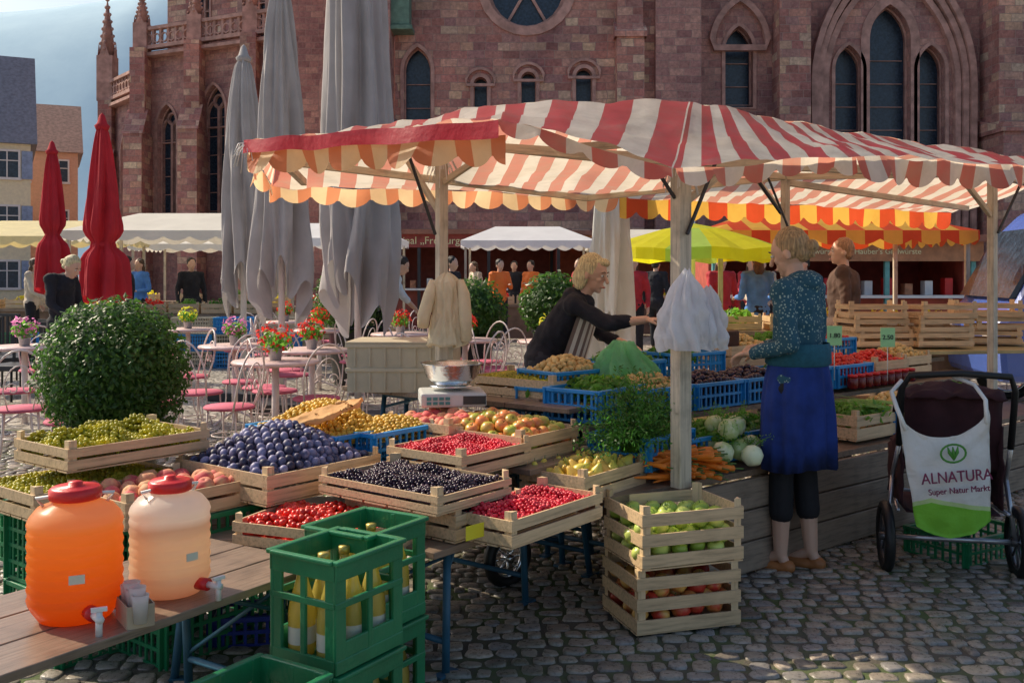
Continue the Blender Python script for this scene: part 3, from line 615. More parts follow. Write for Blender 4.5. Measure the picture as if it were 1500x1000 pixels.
MB().prism([rp(.2,.45),rp(4.3,.45),rp(4.3,.8),rp(.2,.8)],.69,.715).obj('shelf',oldW,dk); MB().prism([rp(.2,.82),rp(4.3,.82),rp(4.3,1.3),rp(.2,1.3)],.78,.81).obj('shelf',oldW,dk)
for k in range(6):
    x,y=rp(.3+k*.75,.1); MB().box((x,y,.235),(.06,.06,.47),ra).obj('leg',oldW,dk); x,y=rp(.3+k*.75,1.25); MB().box((x,y,.39),(.06,.06,.78),ra).obj('leg',oldW,dk)
def wheel(par,loc,r,rz,wd=.04,name='wheel',rimm=None):
    wz=mk(name,None,par,loc,rz); t2=MB(); t2.tube([(r*cos(a*pi/14),0,r*sin(a*pi/14)) for a in range(28)],wd*.55,8,close=True); t2.obj('tyre',blackP,wz)
    rm=MB(); rm.tube([((r-wd*.5)*cos(a*pi/14),0,(r-wd*.5)*sin(a*pi/14)) for a in range(28)],wd*.25,6,close=True)
    for a in range(8): rm.tube([(0,0,0),((r-wd*.4)*cos(a*pi/4),0,(r-wd*.4)*sin(a*pi/4))],.006,5)
    rm.tube([(0,-.03,0),(0,.03,0)],.02,8); rm.obj('rim',rimm or steel,wz); return wz
wheel(dk,(-.02,4.62,.13),.11,radians(40),.05)
def trestle(pc,L,B,z,rz,label,planks=4,tm=oldW):
    tb=thing('trestle_table',label,'table',(*pc,0),rz); mb=MB()
    for k in range(planks): mb.box((0,-B/2+B*(k+.5)/planks,z-.0125),(L,B/planks-.008,.025))
    mb.obj('table_top',tm,tb,bevel=.003)
    for q in (-1,1):
        lm=MB(); x=q*(L/2-.16)
        for s_ in (-1,1):
            lm.tube([(x,s_*B*.38,z-.03),(x+q*.04,s_*B*.42,.0)],.016,6); lm.box((x+q*.04,s_*B*.42,.008),(.1,.04,.016))
            lm.tube([(x,s_*B*.38,z-.12),(x-q*.22,s_*B*.2,z-.03)],.008,6)
        lm.tube([(x,-B*.38,z-.05),(x,B*.38,z-.05)],.014,6); lm.tube([(x+q*.03,-B*.4,.12),(x+q*.03,B*.4,.12)],.012,6); lm.tube([(x,-B*.38,z-.06),(x+q*.03,B*.4,.14)],.007,6)
        lm.obj('leg',ironB,tb)
    return tb
c2=W((-.33,3.5))+U*.85+Vv*.28; trestle(c2,1.7,.72,.48,RZ,'low trestle table with blue folding legs under the fruit crates')
trestle((-.95,3.95),.85,.9,.46,radians(8),'low table under the plum and strawberry crates')
trestle((-.28,4.95),.75,1.5,.62,RZ,'display table behind the fruit crates'); trestle((-.2,5.45),.5,1.6,.8,RZ,'raised table carrying the scale and boxes')
for k,(x,y,z) in enumerate(((-1.62,3.98,0),(-1.62,3.98,.27),(-1.24,3.98,0),(-1.24,3.98,.27))): pcrate(x,y,z,.6,.4,.265,greenP,RZ,'green plastic crate supporting the fruit crates',False)
pcrate(-1.95,4.35,.27,.6,.4,.265,greenP,RZ,'green plastic crate supporting the fruit crates')
pcrate(-1.05,3.95,.0,.26,.2,.12,mat('navy_plastic',(.02,.04,.3),.4),radians(10),'small dark blue plastic crate on the cobbles')
for k,(kd,z) in enumerate((('applered',.0),('applegreen',.255))):
    rz2=radians(17); cx,cy=.66,4.16; crate(cx+.01*k,cy,z+.02,.46,.36,.225,rz2+k*.04,3,'tall slatted wooden box of '+('red' if k==0 else 'green')+' apples on the cobbles',gap=.034); heap((cx,cy,z+.02,.46,.36,.225,rz2),'apple',kd,.0,('red' if k==0 else 'green')+' apple in a slatted wooden box',3,1.,.06)
# ---------------------------------------------------------------- bottle crates
juice=mat('apple_juice_glass',(.8,.66,.16),.08,.1,coat=.5,trans=.5); goldc=mat('gold_cap',(.6,.48,.12),.35,.1,metal=.4); lab=mat('paper_label',(.75,.7,.55),.7,.1)
def bcrate(x,y,z,rz,label):
    L,B,H=.3,.26,.32; o=MB(); t=.012
    for zz,hh in ((.02,.04),(H-.03,.06),(H*.6,.02)):
        for q in (-1,1): o.box((0,q*(B/2-t/2),zz),(L,t,hh)); o.box((q*(L/2-t/2),0,zz),(t,B-2*t,hh))
    for q in (-1,1):
        for u_ in (-1,1): o.box((u_*(L/2-.022),q*(B/2-t/2-.002),H/2),(.044,t,H)); o.box((q*(L/2-t/2-.002),u_*(B/2-.028),H/2),(t,.036,H))
        o.box((0,q*(B/2-t/2-.001),H/2),(.02,t,H-.01)); o.box((q*(L/2-t/2-.001),0,H/2),(t,.02,H-.01))
        o.box((0,q*(B/2-t/2-.003),H*.16),(L-.02,t,H*.22))
    o.box((0,0,.006),(L-.03,B-.03,.012)); o.box((0,0,H*.3),(.006,B-.03,H*.5))
    ob=o.obj('bottle_crate',greenP,None,(x,y,z),rz,.003); tag(ob,label,'bottle crate','green bottle crates')
    r=MB()
    for q in (-1,1): r.box((0,q*(B/2),H-.006),(L+.01,.022,.014)); r.box((q*(L/2),0,H-.006),(.022,B-.02,.013))
    r.obj('rim',greenP,ob,bevel=.004)
bt=thing('juice_bottle','glass bottle of golden juice with gold cap','bottle',(0,0,0),group='juice bottles in green crates')
MB().lathe([(.036,0),(.04,.01),(.04,.12),(.036,.155),(.022,.2),(.014,.235),(.014,.25)],n=18).obj('bottle_glass',juice,bt); MB().lathe([(.0165,.248),(.0175,.27),(.001,.272)],n=14).obj('cap',goldc,bt); MB().lathe([(.0405,.035),(.0405,.085)],n=18,fold=lambda r,z,a,i:(r,z)).obj('paper_label',lab,bt)
br=radians(58); cA=(-.52,2.97); first=True
tag(MB().box((0,0,.025),(.36,.32,.05)).obj('pallet_board',oldW,None,(-.68,2.62,0),br),'weathered board under a green bottle crate','board')
for (x,y,z,lb,nb) in ((cA[0],cA[1],0,'green plastic bottle crate at the bottom of the stack',6),(cA[0],cA[1],.325,'green plastic crate holding golden juice bottles',6),(-.475,3.24,0,'green plastic bottle crate on the cobbles',6),(-.475,3.24,.325,'upper green crate of amber juice bottles',6),(-.68,2.62,.055,'green crate of capped bottles on the cobbles',4)):
    bcrate(x,y,z,br,lb)
    for i in range(3):
        for j in range(2):
            if i*2+j>=nb: continue
            a,b=(i-1)*.092,(j-.5)*.112; px_,py_=x+a*cos(br)-b*sin(br),y+a*sin(br)+b*cos(br)
            if first: bt.location=(px_,py_,z+.013); first=False
            else: dup(bt,(px_,py_,z+.013),R.uniform(0,6))
# ---------------------------------------------------------------- drink bench, jugs
trestle((-1.22,2.86),1.35,.58,.5,radians(57),'weathered trestle bench carrying the juice dispensers',3)
def jug(loc,body,label,s_=1.,rz=0):
    j=thing('drink_dispenser',label,'drink dispenser',loc,rz); j.scale=(s_,s_,s_*.97)
    pf=[(.02,0),(.095,.004),(.112,.03)]
    for k in range(8): z=.05+k*.03; pf+=[(.122,z),(.1255,z+.012),(.122,z+.024)]
    pf+=[(.118,.292),(.1,.315),(.06,.33),(.055,.34)]
    MB().lathe(pf,n=40).obj('jug_body',body,j)
    MB().lathe([(.0,.335),(.064,.336),(.068,.34),(.068,.365),(.06,.372),(.02,.374),(.018,.385),(.001,.386)],n=24,fold=lambda r,z,a,i:(r*(1+.02*cos(20*a)),z)).obj('lid',redPl,j)
    MB().tube([(-.08,0,.32),(-.1,0,.345),(0,0,.352),(.1,0,.345),(.08,0,.32)],.005,6).obj('handle',whiteP,j)
    MB().box((0,-.1265,.14),(.04,.002,.025)).obj('sticker',lab,j)
    MB().tube([(.03,-.11,.045),(.042,-.15,.045)],.02,12,0).obj('tap_nut',redPl,j); t3=MB(); t3.tube([(.042,-.15,.045),(.055,-.2,.045)],.011,8); t3.tube([(.052,-.19,.065),(.052,-.19,-.0)],.009,8); t3.box((.052,-.192,.072),(.04,.012,.01)); t3.obj('tap',whiteP,j)
g=G('orange_translucent_plastic'); tc=g.n('ShaderNodeTexCoord').outputs['Object']; z_=g.n('ShaderNodeSeparateXYZ',{0:tc}).outputs[2]
cl=g.ramp(g.math('ADD',z_,g.math('MULTIPLY',g.noise(tc,5.),.04)),[(.02,(.85,.2,.02)),(.2,(.97,.36,.05)),(.27,(.98,.42,.1)),(.32,(.98,.58,.3))]); orJ=g.out(cl,.28,trans=.68)
g=G('cloudy_cider_plastic'); tc=g.n('ShaderNodeTexCoord').outputs['Object']; z_=g.n('ShaderNodeSeparateXYZ',{0:tc}).outputs[2]
cl=g.ramp(g.math('ADD',z_,g.math('MULTIPLY',g.noise(tc,6.),.03)),[(.02,(.75,.4,.28)),(.11,(.95,.74,.5)),(.2,(.9,.68,.46)),(.24,(.7,.5,.36)),(.27,(.92,.85,.76))]); ciJ=g.out(cl,.28,trans=.6)
jug((-1.21,2.76,.5),orJ,'orange translucent drink dispenser with red lid and tap',1.,radians(25)); jug((-1.02,2.97,.5),ciJ,'pale cloudy drink dispenser with red lid and tap',.93,radians(50))
bx=thing('cup_box','cardboard box holding small tasting glasses','box',(-1.03,2.72,.5),radians(-55)); m_=MB()
for q in (-1,1): m_.box((0,q*.035,.03),(.12,.003,.06)); m_.box((q*.06,0,.03),(.003,.067,.06))
m_.box((0,0,.002),(.12,.07,.004)); m_.obj('carton',mat('cardboard',(.5,.4,.28),.8),bx)
cup=tag(MB().lathe([(.001,.003),(.017,0),(.021,.055),(.023,.075),(.0215,.075),(.0195,.055),(.001,.006)],n=16,fold=lambda r,z,a,i:(r,z)).obj('tasting_glass',mat('frosted_tumbler',(.9,.88,.85),.1,.05,trans=.7),None,(-1.06,2.755,.515)),'small clear tasting glass in a cardboard box','glass','tasting glasses')
for k in range(1,5): dup(cup,(-1.06+.016*k,2.755-.022*k,.515+.014*(k%2)),0)
pb=MB().prism([(-.17,-.05),(.02,-.08),(.17,-.04),(.2,.03),(.05,.07),(-.16,.06)],-.012,.012); o=remesh(pb,'paper_bag',mat('brown_paper',(.8,.48,.2),.8,.15,8.,.5,30.,trans=.35),.006,None,2,.025,14); o.location=(-.84,4.35,.83); o.rotation_euler=(.15,-.28,radians(15)); tag(o,'crumpled brown paper bag lying on the golden plums','paper bag')
s_=thing('kitchen_scale','grey shop scale with steel bowl on the raised table','scale',(-.3,4.95,.8),radians(8))
MB().box((0,0,.035),(.32,.28,.07)).obj('scale_body',mat('grey_scale_plastic',(.55,.57,.55),.45,.1),s_,bevel=.012); MB().box((.1,-.141,.035),(.11,.006,.04)).obj('display',darkM,s_)
kp=MB()
for i in range(4):
    for j in range(2): kp.box((-.12+i*.03,-.142,.022+j*.022),(.022,.008,.014))
kp.obj('keypad',mat('teal_key',(.05,.25,.25),.5),s_); MB().lathe([(.05,.07),(.03,.085),(.11,.09),(.11,.095)],n=24).obj('pan',steel,s_); MB().lathe([(.07,.098),(.085,.1),(.125,.135),(.15,.2),(.158,.205),(.148,.2),(.12,.14),(.08,.108),(.001,.105)],n=36).obj('bowl',steel,s_)
# ---------------------------------------------------------------- canopy
strR=stripes('red_white_canopy_cloth',(.64,.05,.09),(.9,.86,.8),.24,.5,.6,.5,.4); strO=stripes('painted_backlit_valance_cloth',(.72,.2,.08),(.9,.68,.4),.22,.45,.6,.2,.2); strO2=stripes('orange_far_cloth',(.78,.1,.03),(.92,.55,.1),.44,.5,.6,.1); redB=stripes('red_band_cloth',(.6,.03,.06),(.6,.03,.06),1.,.5,.4)  # scalloped valance: red and cream stripes coloured orange to paint in the backlight
cp=thing('market_stall_canopy','red and white striped canopy on wooden posts over the stall','market stall canopy')
def lerpP(P,u_):
    x=u_*(len(P)-1); i=min(int(x),len(P)-2); return W(P[i]).lerp(W(P[i+1]),x-i)
def loft(name,E,Rg,nu,nv,m,u0=0,sag=.05,wr=.035,smooth=True):
    mb=MB(); mb.uv=[]; vs=[];fs=[]; acc=u0; prev=None
    for i in range(nu+1):
        u_=i/nu; e=lerpP(E,u_); r=lerpP(Rg,u_)
        if prev is not None: acc+=((e-prev).length)
        prev=e
        for j in range(nv+1):
            v=j/nv; p=e.lerp(r,v); p.z-=sag*sin(pi*v)*(.6+.4*abs(sin(u_*len(E)*pi/1.)))
            p.z+=wr*noise.noise(W((p.x*3,p.y*3,1)))+wr*.5*noise.noise(W((p.x*9,p.y*9,4))); vs.append(p); mb.uv.append((acc,(1-v)*2))
    for i in range(nu):
        for j in range(nv): a=i*(nv+1)+j; fs.append((a,a+nv+1,a+nv+2,a+1))
    mb.add(vs,fs,0,smooth); return mb.obj(name,m,cp)
A=(-1.47,5.5,2.18);Bp=(-.05,4.3,2.11);C=(.64,3.95,1.86);D=(1.58,4.6,1.99);E=(2.7,5.4,2.03);F0=(3.9,6.3,2.05)
Ra=(-1.5,6.4,2.3);R1=(-.03,5.05,2.31);R1b=(.45,5.1,2.33);R2=(.95,5.3,2.36);R3=(2.35,6.4,2.33);R4=(4.6,8.1,2.33)
Ab=(-1.66,6.9,2.06);Gb=(.9,8.3,2.08);Fb=(4.6,10.4,2.08)
loft('roof_cloth',[A,Bp],[Ra,R1],40,10,strR,0,.04); loft('roof_cloth',[Bp,(.3,4.08,2.0),C],[R1,R1b,R2],40,12,strR,1.95,.02,.03)
loft('roof_cloth',[C,(1.1,4.28,1.94),D],[R2,(1.2,5.5,2.36),(1.6,5.8,2.34)],40,12,strR,2.72,.02,.03); loft('roof_cloth',[D,E,F0],[(1.6,5.8,2.34),R3,R4],50,10,strR,3.9,.04)
loft('roof_cloth',[Ab,(-.4,7.6,2.07),Gb,(2.7,9.3,2.08),Fb],[Ra,R1,R2,R3,R4],80,12,strR,0,.08); loft('roof_cloth',[A,Ab],[Ra,Ra],16,8,strR,.1,.02)
def valance(name,P,m,h0=.09,h1=.06,sw=.2,u0=0,out=.02,rows=3):
    mb=MB(); mb.uv=[]; vs=[];fs=[]; L=[0]
    for i in range(1,len(P)): L.append(L[-1]+(W(P[i])-W(P[i-1])).length)
    n=int(L[-1]/.02)
    for k in range(n+1):
        s_=L[-1]*k/n; i=max(j for j in range(len(L)-1) if L[j]<=s_+1e-9); p=W(P[i]).lerp(W(P[i+1]),(s_-L[i])/(L[i+1]-L[i])); d=(W(P[i+1])-W(P[i])).normalized(); nr=W((d.y,-d.x,0))
        h=h0+h1*sqrt(abs(sin(pi*s_/sw)))+.012*noise.noise(W((s_*3,0,2))); wv=.5*sin(s_*11)+.5*sin(s_*5.3+1)
        sg=.02*noise.noise(W((p.x*3,p.y*3,0)))
        for r in range(rows+1):
            q=r/rows; vs.append(p+nr*(out*wv*q+.012)+W((0,0,sg+.004-h*q))); mb.uv.append((s_+u0,h*q))
    for k in range(n):
        for r in range(rows): a=k*(rows+1)+r; fs.append((a,a+1,a+rows+2,a+rows+1))
    mb.add(vs,fs,0,True); return mb.obj(name,m,cp)
valance('valance',[A,Bp],redB,.075,.0,.2)
A2=(A[0]+.03,A[1]+.03,A[2]-.06); B2=(Bp[0]+.03,Bp[1]+.05,Bp[2]-.06); valance('valance',[A2,B2],strO,.06,.07,.22,0,.06)
valance('valance',[Bp,C],strR,.02,.05,.2,1.95); valance('valance',[C,D],strR,.02,.06,.2,2.72); valance('valance',[D,E,F0],strR,.06,.07,.22,3.9,.05)
valance('valance',[Gb,Ab,A],strO,.06,.07,.22,0,.06); valance('valance',[Fb,(2.7,9.3,2.08),Gb],strO2,.1,.08,.24)
def post(x,y,z0,z1,w_=.055,rz=radians(38)): MB().box((0,0,(z1-z0)/2),(w_,w_*.8,z1-z0)).obj('post',postW,cp,(x,y,z0),rz,.004)
post(.75,4.42,.5,1.97,.075); post(-.37,5.24,.0,2.14); post(3.03,6.28,.5,2.08); post(1.96,7.14,.0,2.15)
def beam(a,b,w_=.05,m=beamW,h=None,name='beam'):
    a,b=W(a),W(b); d=b-a; q=d.to_track_quat('X','Z'); mb=MB().box((0,0,0),(d.length,w_,h or w_*1.2)); o=mb.obj(name,m,cp,(a+b)/2,0,.003); o.rotation_mode='QUATERNION'; o.rotation_quaternion=q
for a,b in (((-1.35,5.75,2.12),(-.37,5.24,2.13)),((-.37,5.24,2.13),(.75,4.42,1.95)),((.75,4.42,1.95),(3.03,6.28,2.06)),((-.37,5.24,2.14),(1.96,7.14,2.14)),((-1.35,5.75,2.1),(.6,8.0,2.05)),((3.03,6.28,2.08),(1.96,7.14,2.14)),((1.96,7.14,2.14),(.6,8.0,2.05)),((-1.35,5.75,2.12),(-1.4,6.7,2.06)),((-.1,5.1,2.24),(2.3,6.45,2.26)),((.75,4.42,1.95),(1.0,5.3,2.24)),((1.96,7.14,2.1),(4.3,9.4,2.06)),((3.03,6.28,2.08),(4.4,8.,2.1)),((1.4,5.0,2.0),(.4,6.2,2.2)),((.2,4.85,2.05),(1.2,5.8,2.25))): beam(a,b,.038)
for a,b in (((-.37,5.24,1.92),(-.05,4.98,2.1)),((.75,4.42,1.75),(1.05,4.68,1.97)),((3.03,6.28,1.8),(2.7,6.02,2.05)),((1.96,7.14,1.85),(1.7,6.95,2.12)),((-.37,5.24,1.75),(-.6,5.36,2.12))): beam(a,b,.026)
for a,b in (((-.4,5.2,1.65),(-.52,5.0,2.05)),((.77,4.38,1.62),(.92,4.5,1.95)),((2.0,7.1,1.7),(1.75,6.8,2.1)),((3.05,6.25,1.7),(3.25,6.35,2.03)),((1.35,5.0,1.75),(1.15,4.85,1.97)),((.72,4.4,1.78),(.62,4.35,1.92))): beam(a,b,.014,darkM,.014,'strut')
for (x,y,z) in ((.75,4.42,1.93),(-.37,5.24,2.03),(A[0],A[1],2.14)):
    mb=MB()
    for k in range(26):
        a=R.uniform(0,6.3); mb.tube([(x,y,z+.03),(x+.05*cos(a),y+.05*sin(a),z+R.uniform(-.03,.03)),(x+.08*cos(a),y+.08*sin(a),z-R.uniform(.02,.14))],.0025,4)
    mb.obj('frayed_rope',whiteP,cp)
# ---------------------------------------------------------------- hanging bags and clothes
bagW=mat('thin_white_plastic',(.88,.89,.92),.35,.08,10.,.4,30.,trans=.5)
def drape(name,loc,w_,h,m,label,cat,seed=0,rz=0,d_=.12,prof=None,folds=6,na=.05):
    pf=prof or [(.06,0),(.2,-.08),(.45,-.25),(.8,-.6),(1,-.9),(.9,-1.)]
    mb=MB(); p2=[]
    for i in range(len(pf)-1):
        for q in range(8): p2.append((pf[i][0]+(pf[i+1][0]-pf[i][0])*q/8,pf[i][1]+(pf[i+1][1]-pf[i][1])*q/8))
    p2.append(pf[-1]); n=96
    vs=[]
    for i,(r,z) in enumerate(p2):
        for k in range(n):
            a=2*pi*k/n; f=1+.1*cos(folds*a+2*sin(z*3+seed))+.07*cos(11*a+seed+z*5)+na*noise.noise(W((cos(a)*2,sin(a)*2,z*3+seed)))+na*noise.noise(W((cos(a)*4+seed,sin(a)*4,z*5)))-na*1.3*abs(noise.noise(W((cos(a)*6+z*5,sin(a)*6+seed,z*3))))
            vs.append((r*w_/2*cos(a)*f+.03*sin(z*4+seed)*w_,r*d_*sin(a)*f,z*h+.06*h*noise.noise(W((cos(a)*2,sin(a)*2,seed)))))
    fs=[(i*n+k,i*n+(k+1)%n,(i+1)*n+(k+1)%n,(i+1)*n+k) for i in range(len(p2)-1) for k in range(n)]
    return tag(mb.add(vs,fs,0,True).obj(name,m,None,loc,rz),label,cat)
drape('plastic_bag',(.755,4.32,1.45),.26,.33,bagW,'bundle of thin white plastic bags hanging on the post','bag',1.,na=.16,prof=[(.08,.04),(.2,-.04),(.5,-.22),(.8,-.5),(1.,-.85),(.92,-1.)],folds=8); drape('plastic_bag',(.86,4.37,1.38),.19,.26,bagW,'thin white plastic bag hanging beside another bag','bag',7.,na=.2,prof=[(.1,.04),(.4,-.1),(.75,-.4),(1,-.8),(.9,-1.)],folds=7)
jk=drape('jacket',(-.34,5.16,1.43),.19,.36,mat('cream_wool',(.8,.68,.46),.95,.15,8.,.4,90.,trans=.15),'cream jacket hanging from the stall post','jacket',3.,0,.055,[(.15,.05),(.4,-.0),(.7,-.08),(.78,-.2),(.8,-.5),(.95,-.8),(1.05,-.97),(.9,-1)],5,.22)
for q,(xa,xb,l) in enumerate(((-.065,-.115,.26),(.07,.1,.33))): MB().tube([(xa,0,-.02),(xa*1.3,-.02,-.09),(xb,-.03,-.2),(xb*1.05,-.02,-l)],[.022,.032,.034,.028],12).obj('sleeve',MC['cream_wool'],jk)
drape('plastic_bag',(.6,5.3,1.07),.4,.34,mat('green_plastic_film',(.34,.74,.4),.35,.15,10.,.4,30.,trans=.65),'green plastic carrier bag standing on the crates','bag',5.,0,.12,[(.25,.05),(.5,-.1),(.85,-.4),(1,-.8),(.9,-1.)],na=.22)
# ---------------------------------------------------------------- people
skinM=mat('skin',(.68,.42,.3),.5,.12,5.,.1,120.,sub=.15); lipM=mat('lips',(.5,.16,.13),.5); eyeM=mat('eye_white',(.7,.68,.65),.2,.05); irisM=mat('iris',(.04,.03,.02),.2)
def hairm(name,c):
    if name in MC: return MC[name]
    g=G(name); tc=g.n('ShaderNodeTexCoord').outputs['Object']; mp=g.n('ShaderNodeMapping',{'Vector':tc,'Scale':(60.,60.,7.)}).outputs[0]; a=g.noise(mp,2.,4.)
    MC[name]=g.out(g.ramp(a,[(.3,tuple(x*.4 for x in c)),(.7,tuple(min(1,x*1.3) for x in c))]),.45,0,a,.9,.01,trans=.15); return MC[name]
def hand(mb,wr,d,up,curl=.5):
    wr=W(wr); d=W(d).normalized(); up=W(up); up=(up-d*up.dot(d)).normalized(); s_=d.cross(up)
    M=Matrix((( d.x,s_.x,up.x,wr.x),(d.y,s_.y,up.y,wr.y),(d.z,s_.z,up.z,wr.z),(0,0,0,1)))
    mb.ell((.045,0,0),(.05,.038,.015),10,0,M)
    for k,(y,l) in enumerate(((-.03,.06),(-.011,.073),(.009,.076),(.028,.068))):
        P=[W((.06,y*.9,0))]; a=0
        for q in range(3): a-=curl*.75; P.append(P[-1]+W((cos(a),0,sin(a)))*l*(.45,.32,.23)[q])
        P[1:]=[p+W((0,y*.15,0)) for p in P[1:]]
        for q in range(3): mb.cap(M@P[q],M@P[q+1],.0092-.0006*q,.0086-.0006*q,6)
    P=[W((.02,.03,-.004)),W((.045,.052,-.012)),W((.068,.06,-.022)),W((.085,.058,-.03))]
    for q in range(3): mb.cap(M@P[q],M@P[q+1],.0115-.001*q,.0105-.001*q,6)
DJ=dict(pel=(0,0,.93),wst=(0,0,1.08),chs=(0,0,1.27),nck=(.0,0,1.43),hd=(.02,0,1.585),shL=(0,.175,1.4),shR=(0,-.175,1.4),elL=(-.02,.23,1.12),elR=(-.02,-.23,1.12),haL=(.08,.24,.88),haR=(.08,-.24,.88),hpL=(0,.09,.92),hpR=(0,-.09,.92),knL=(.03,.1,.5),knR=(.03,-.1,.5),anL=(0,.1,.09),anR=(0,-.1,.09))
def person(label,loc,yaw,H=1.7,J={},vox=.014,top=blackC,topname='jacket',bottom=blackC,hair=None,style='short',hdir=(1,0,-.1),shoe=blackP,skirt=None,shorts=.0,sleeve=1.,curl=.5,extra=None,belly=1.,face=True,fat=1.,hd_disp=.014):
    j={k:W(v) for k,v in {**DJ,**J}.items()}; p=thing('person',label,'person',loc,yaw); p.scale=(H/1.7,)*3
    b=MB(); up=W((0,0,1))
    def torso(mb,e,low=True,nk=True):
        d=(j['nck']-j['wst']); q=W((0,0,1)).rotation_difference(d.normalized()).to_matrix().to_4x4()
        if low: mb.ell(j['pel'],((.115+e)*belly*fat,(.165+e)*fat,.14+e),14); mb.ell(j['wst'],((.1+e)*belly*fat,(.135+e)*fat,.15+e),14)
        M=Matrix.Translation(j['chs'])@q; mb.ell((0,0,0),((.108+e)*fat,(.15+e)*fat,.18+e),14,0,M)
        mb.ell(j['wst'].lerp(j['chs'],.5),((.104+e)*belly*fat,(.14+e)*fat,.13+e),14)
        mb.cap(j['shL'],j['shR'],.055+e,.055+e)
        if nk: mb.cap(j['nck']-W((0,0,.04)),j['nck']+W((0,0,.0)),.07+e,.05+e)
    torso(b,-.012)
    h=j['hd']; b.cap(j['nck'],h-W(hdir).normalized()*.01-W((0,0,.05)),.05,.048)
    f=W(hdir).normalized(); l=up.cross(f).normalized(); u2=f.cross(l); HM=Matrix(((f.x,l.x,u2.x,h.x),(f.y,l.y,u2.y,h.y),(f.z,l.z,u2.z,h.z),(0,0,0,1)))
    b.ell((-.005,0,.02),(.093,.074,.095),16,0,HM); b.ell((.025,0,-.045),(.058,.052,.062),12,0,HM); b.ell((.06,0,-.09),(.022,.024,.018),8,0,HM)
    b.ell((.06,.03,-.02),(.022,.022,.02),8,0,HM); b.ell((.06,-.03,-.02),(.022,.022,.02),8,0,HM); b.ell((.076,0,.028),(.015,.045,.013),8,0,HM)
    b.cap(HM@W((.085,0,.012)),HM@W((.108,0,-.028)),.008,.013,8); b.ell((.085,0,-.062),(.011,.022,.01),8,0,HM)
    for q in (-1,1): b.ell((-.008,q*.076,-.01),(.018,.01,.03),8,0,HM)
    for s_ in 'LR':
        b.cap(j['sh'+s_],j['el'+s_],.043,.036); wv=(j['ha'+s_]-j['el'+s_]); b.cap(j['el'+s_],j['ha'+s_],.037,.024); hd_=j.get('hd'+s_) or wv
        hand(b,j['ha'+s_],hd_,(0,1 if s_=='L' else -1,.5) if abs(wv.normalized().z)>.7 else (0,0,1),curl)
        b.cap(j['hp'+s_],j['kn'+s_],.08*fat,.054); b.cap(j['kn'+s_],j['an'+s_].lerp(j['kn'+s_],.65),.05,.054); b.cap(j['an'+s_].lerp(j['kn'+s_],.65),j['an'+s_],.053,.034); b.cap(j['an'+s_],j['an'+s_]+W((.11,0,-.055)),.03,.02); b.cap(j['an'+s_],j['an'+s_]+W((-.03,0,-.05)),.03,.024)
    remesh(b,'body',skinM,vox,p,2)
    g_=MB(); e=.016; torso(g_,e,True,True)
    for s_ in 'LR':
        g_.cap(j['sh'+s_],j['el'+s_],.058,.05)
        if sleeve>0: g_.cap(j['el'+s_],j['el'+s_].lerp(j['ha'+s_],.93*sleeve),.05,.05-.014*sleeve)
    if extra=='hood': g_.ell(j['nck']+W((-.05,0,.01)),(.075,.1,.06),10)
    remesh(g_,topname,top,max(vox,.01),p,2,.024)
    if bottom:
        g_=MB()
        for s_ in 'LR':
            q=j['an'+s_].lerp(j['kn'+s_],.15+shorts); g_.cap(j['hp'+s_],j['kn'+s_],.094*fat,.062+(.008 if shorts==0 else 0)); g_.cap(j['kn'+s_],q,.062,.056 if shorts==0 else .062)
        g_.ell(j['pel'],(.13*belly*fat,.172*fat,.13),12); remesh(g_,'trousers' if shorts==0 else 'leggings',bottom,max(vox,.01),p,2,.004)
    if skirt:
        mb=MB(); hm=skirt[1]; pf=[(.145,1.1),(.155,1.05),(.175,.97),(.19,.88),(.2,.78),(.207,.66),(.207,hm),(.199,hm+.01)]
        c0=j['pel']; mb.lathe(pf,(c0.x,c0.y,0),96,0,None,lambda r,z,a,i:(r*(1+(.05*cos(9*a+2*sin(z*3)+sin(2*a))+.035*cos(17*a+z*2)+.025*sin(5*a+z*4))*min(1,(1.1-z)*3)),z+.012*sin(3*a)*(i>4))); o=mb.obj('skirt',skirt[0],p)
        for v in o.data.vertices: v.co.x=c0.x+(v.co.x-c0.x)*.86
        MB().lathe([(.001,1.0),(.13,1.0)],(c0.x,c0.y,0),20).obj('lining',skirt[0],p)
    for s_ in 'LR':
        g_=MB(); a=j['an'+s_]; g_.ell(a+W((.05,0,-.066)),(.13,.046,.03),14); g_.ell(a+W((-.035,0,-.058)),(.045,.038,.036),10)
        if shoe is blackP: g_.ell(a+W((0,0,-.03)),(.05,.042,.045),10)
        remesh(g_,'shoe',shoe,.009,p,1)
    hm_=MB()
    hm_.ell((-.022,0,.035),(.092,.084,.1),14,0,HM)
    if style=='bob':
        for q in (-1,1): hm_.ell((-.045,q*.064,-.03),(.05,.028,.085),12,0,HM)
        hm_.ell((-.07,0,-.03),(.055,.078,.09),12,0,HM); hm_.ell((.05,.02,.085),(.04,.06,.03),10,0,HM)
    elif style=='bun': hm_.ell((-.06,0,-.02),(.05,.062,.05),10,0,HM); hm_.ell((-.12,0,.0),(.034,.036,.036),10,0,HM); hm_.ell((-.11,.01,-.03),(.016,.016,.035),8,0,HM)
    elif style=='long': hm_.ell((-.06,0,-.08),(.05,.08,.14),10,0,HM)
    else: hm_.ell((-.05,0,-.02),(.058,.074,.06),10,0,HM)
    remesh(hm_,'hair',hairm(*(hair or ('brown_hair',(.12,.07,.035)))),min(vox,.008),p,1,hd_disp,16)
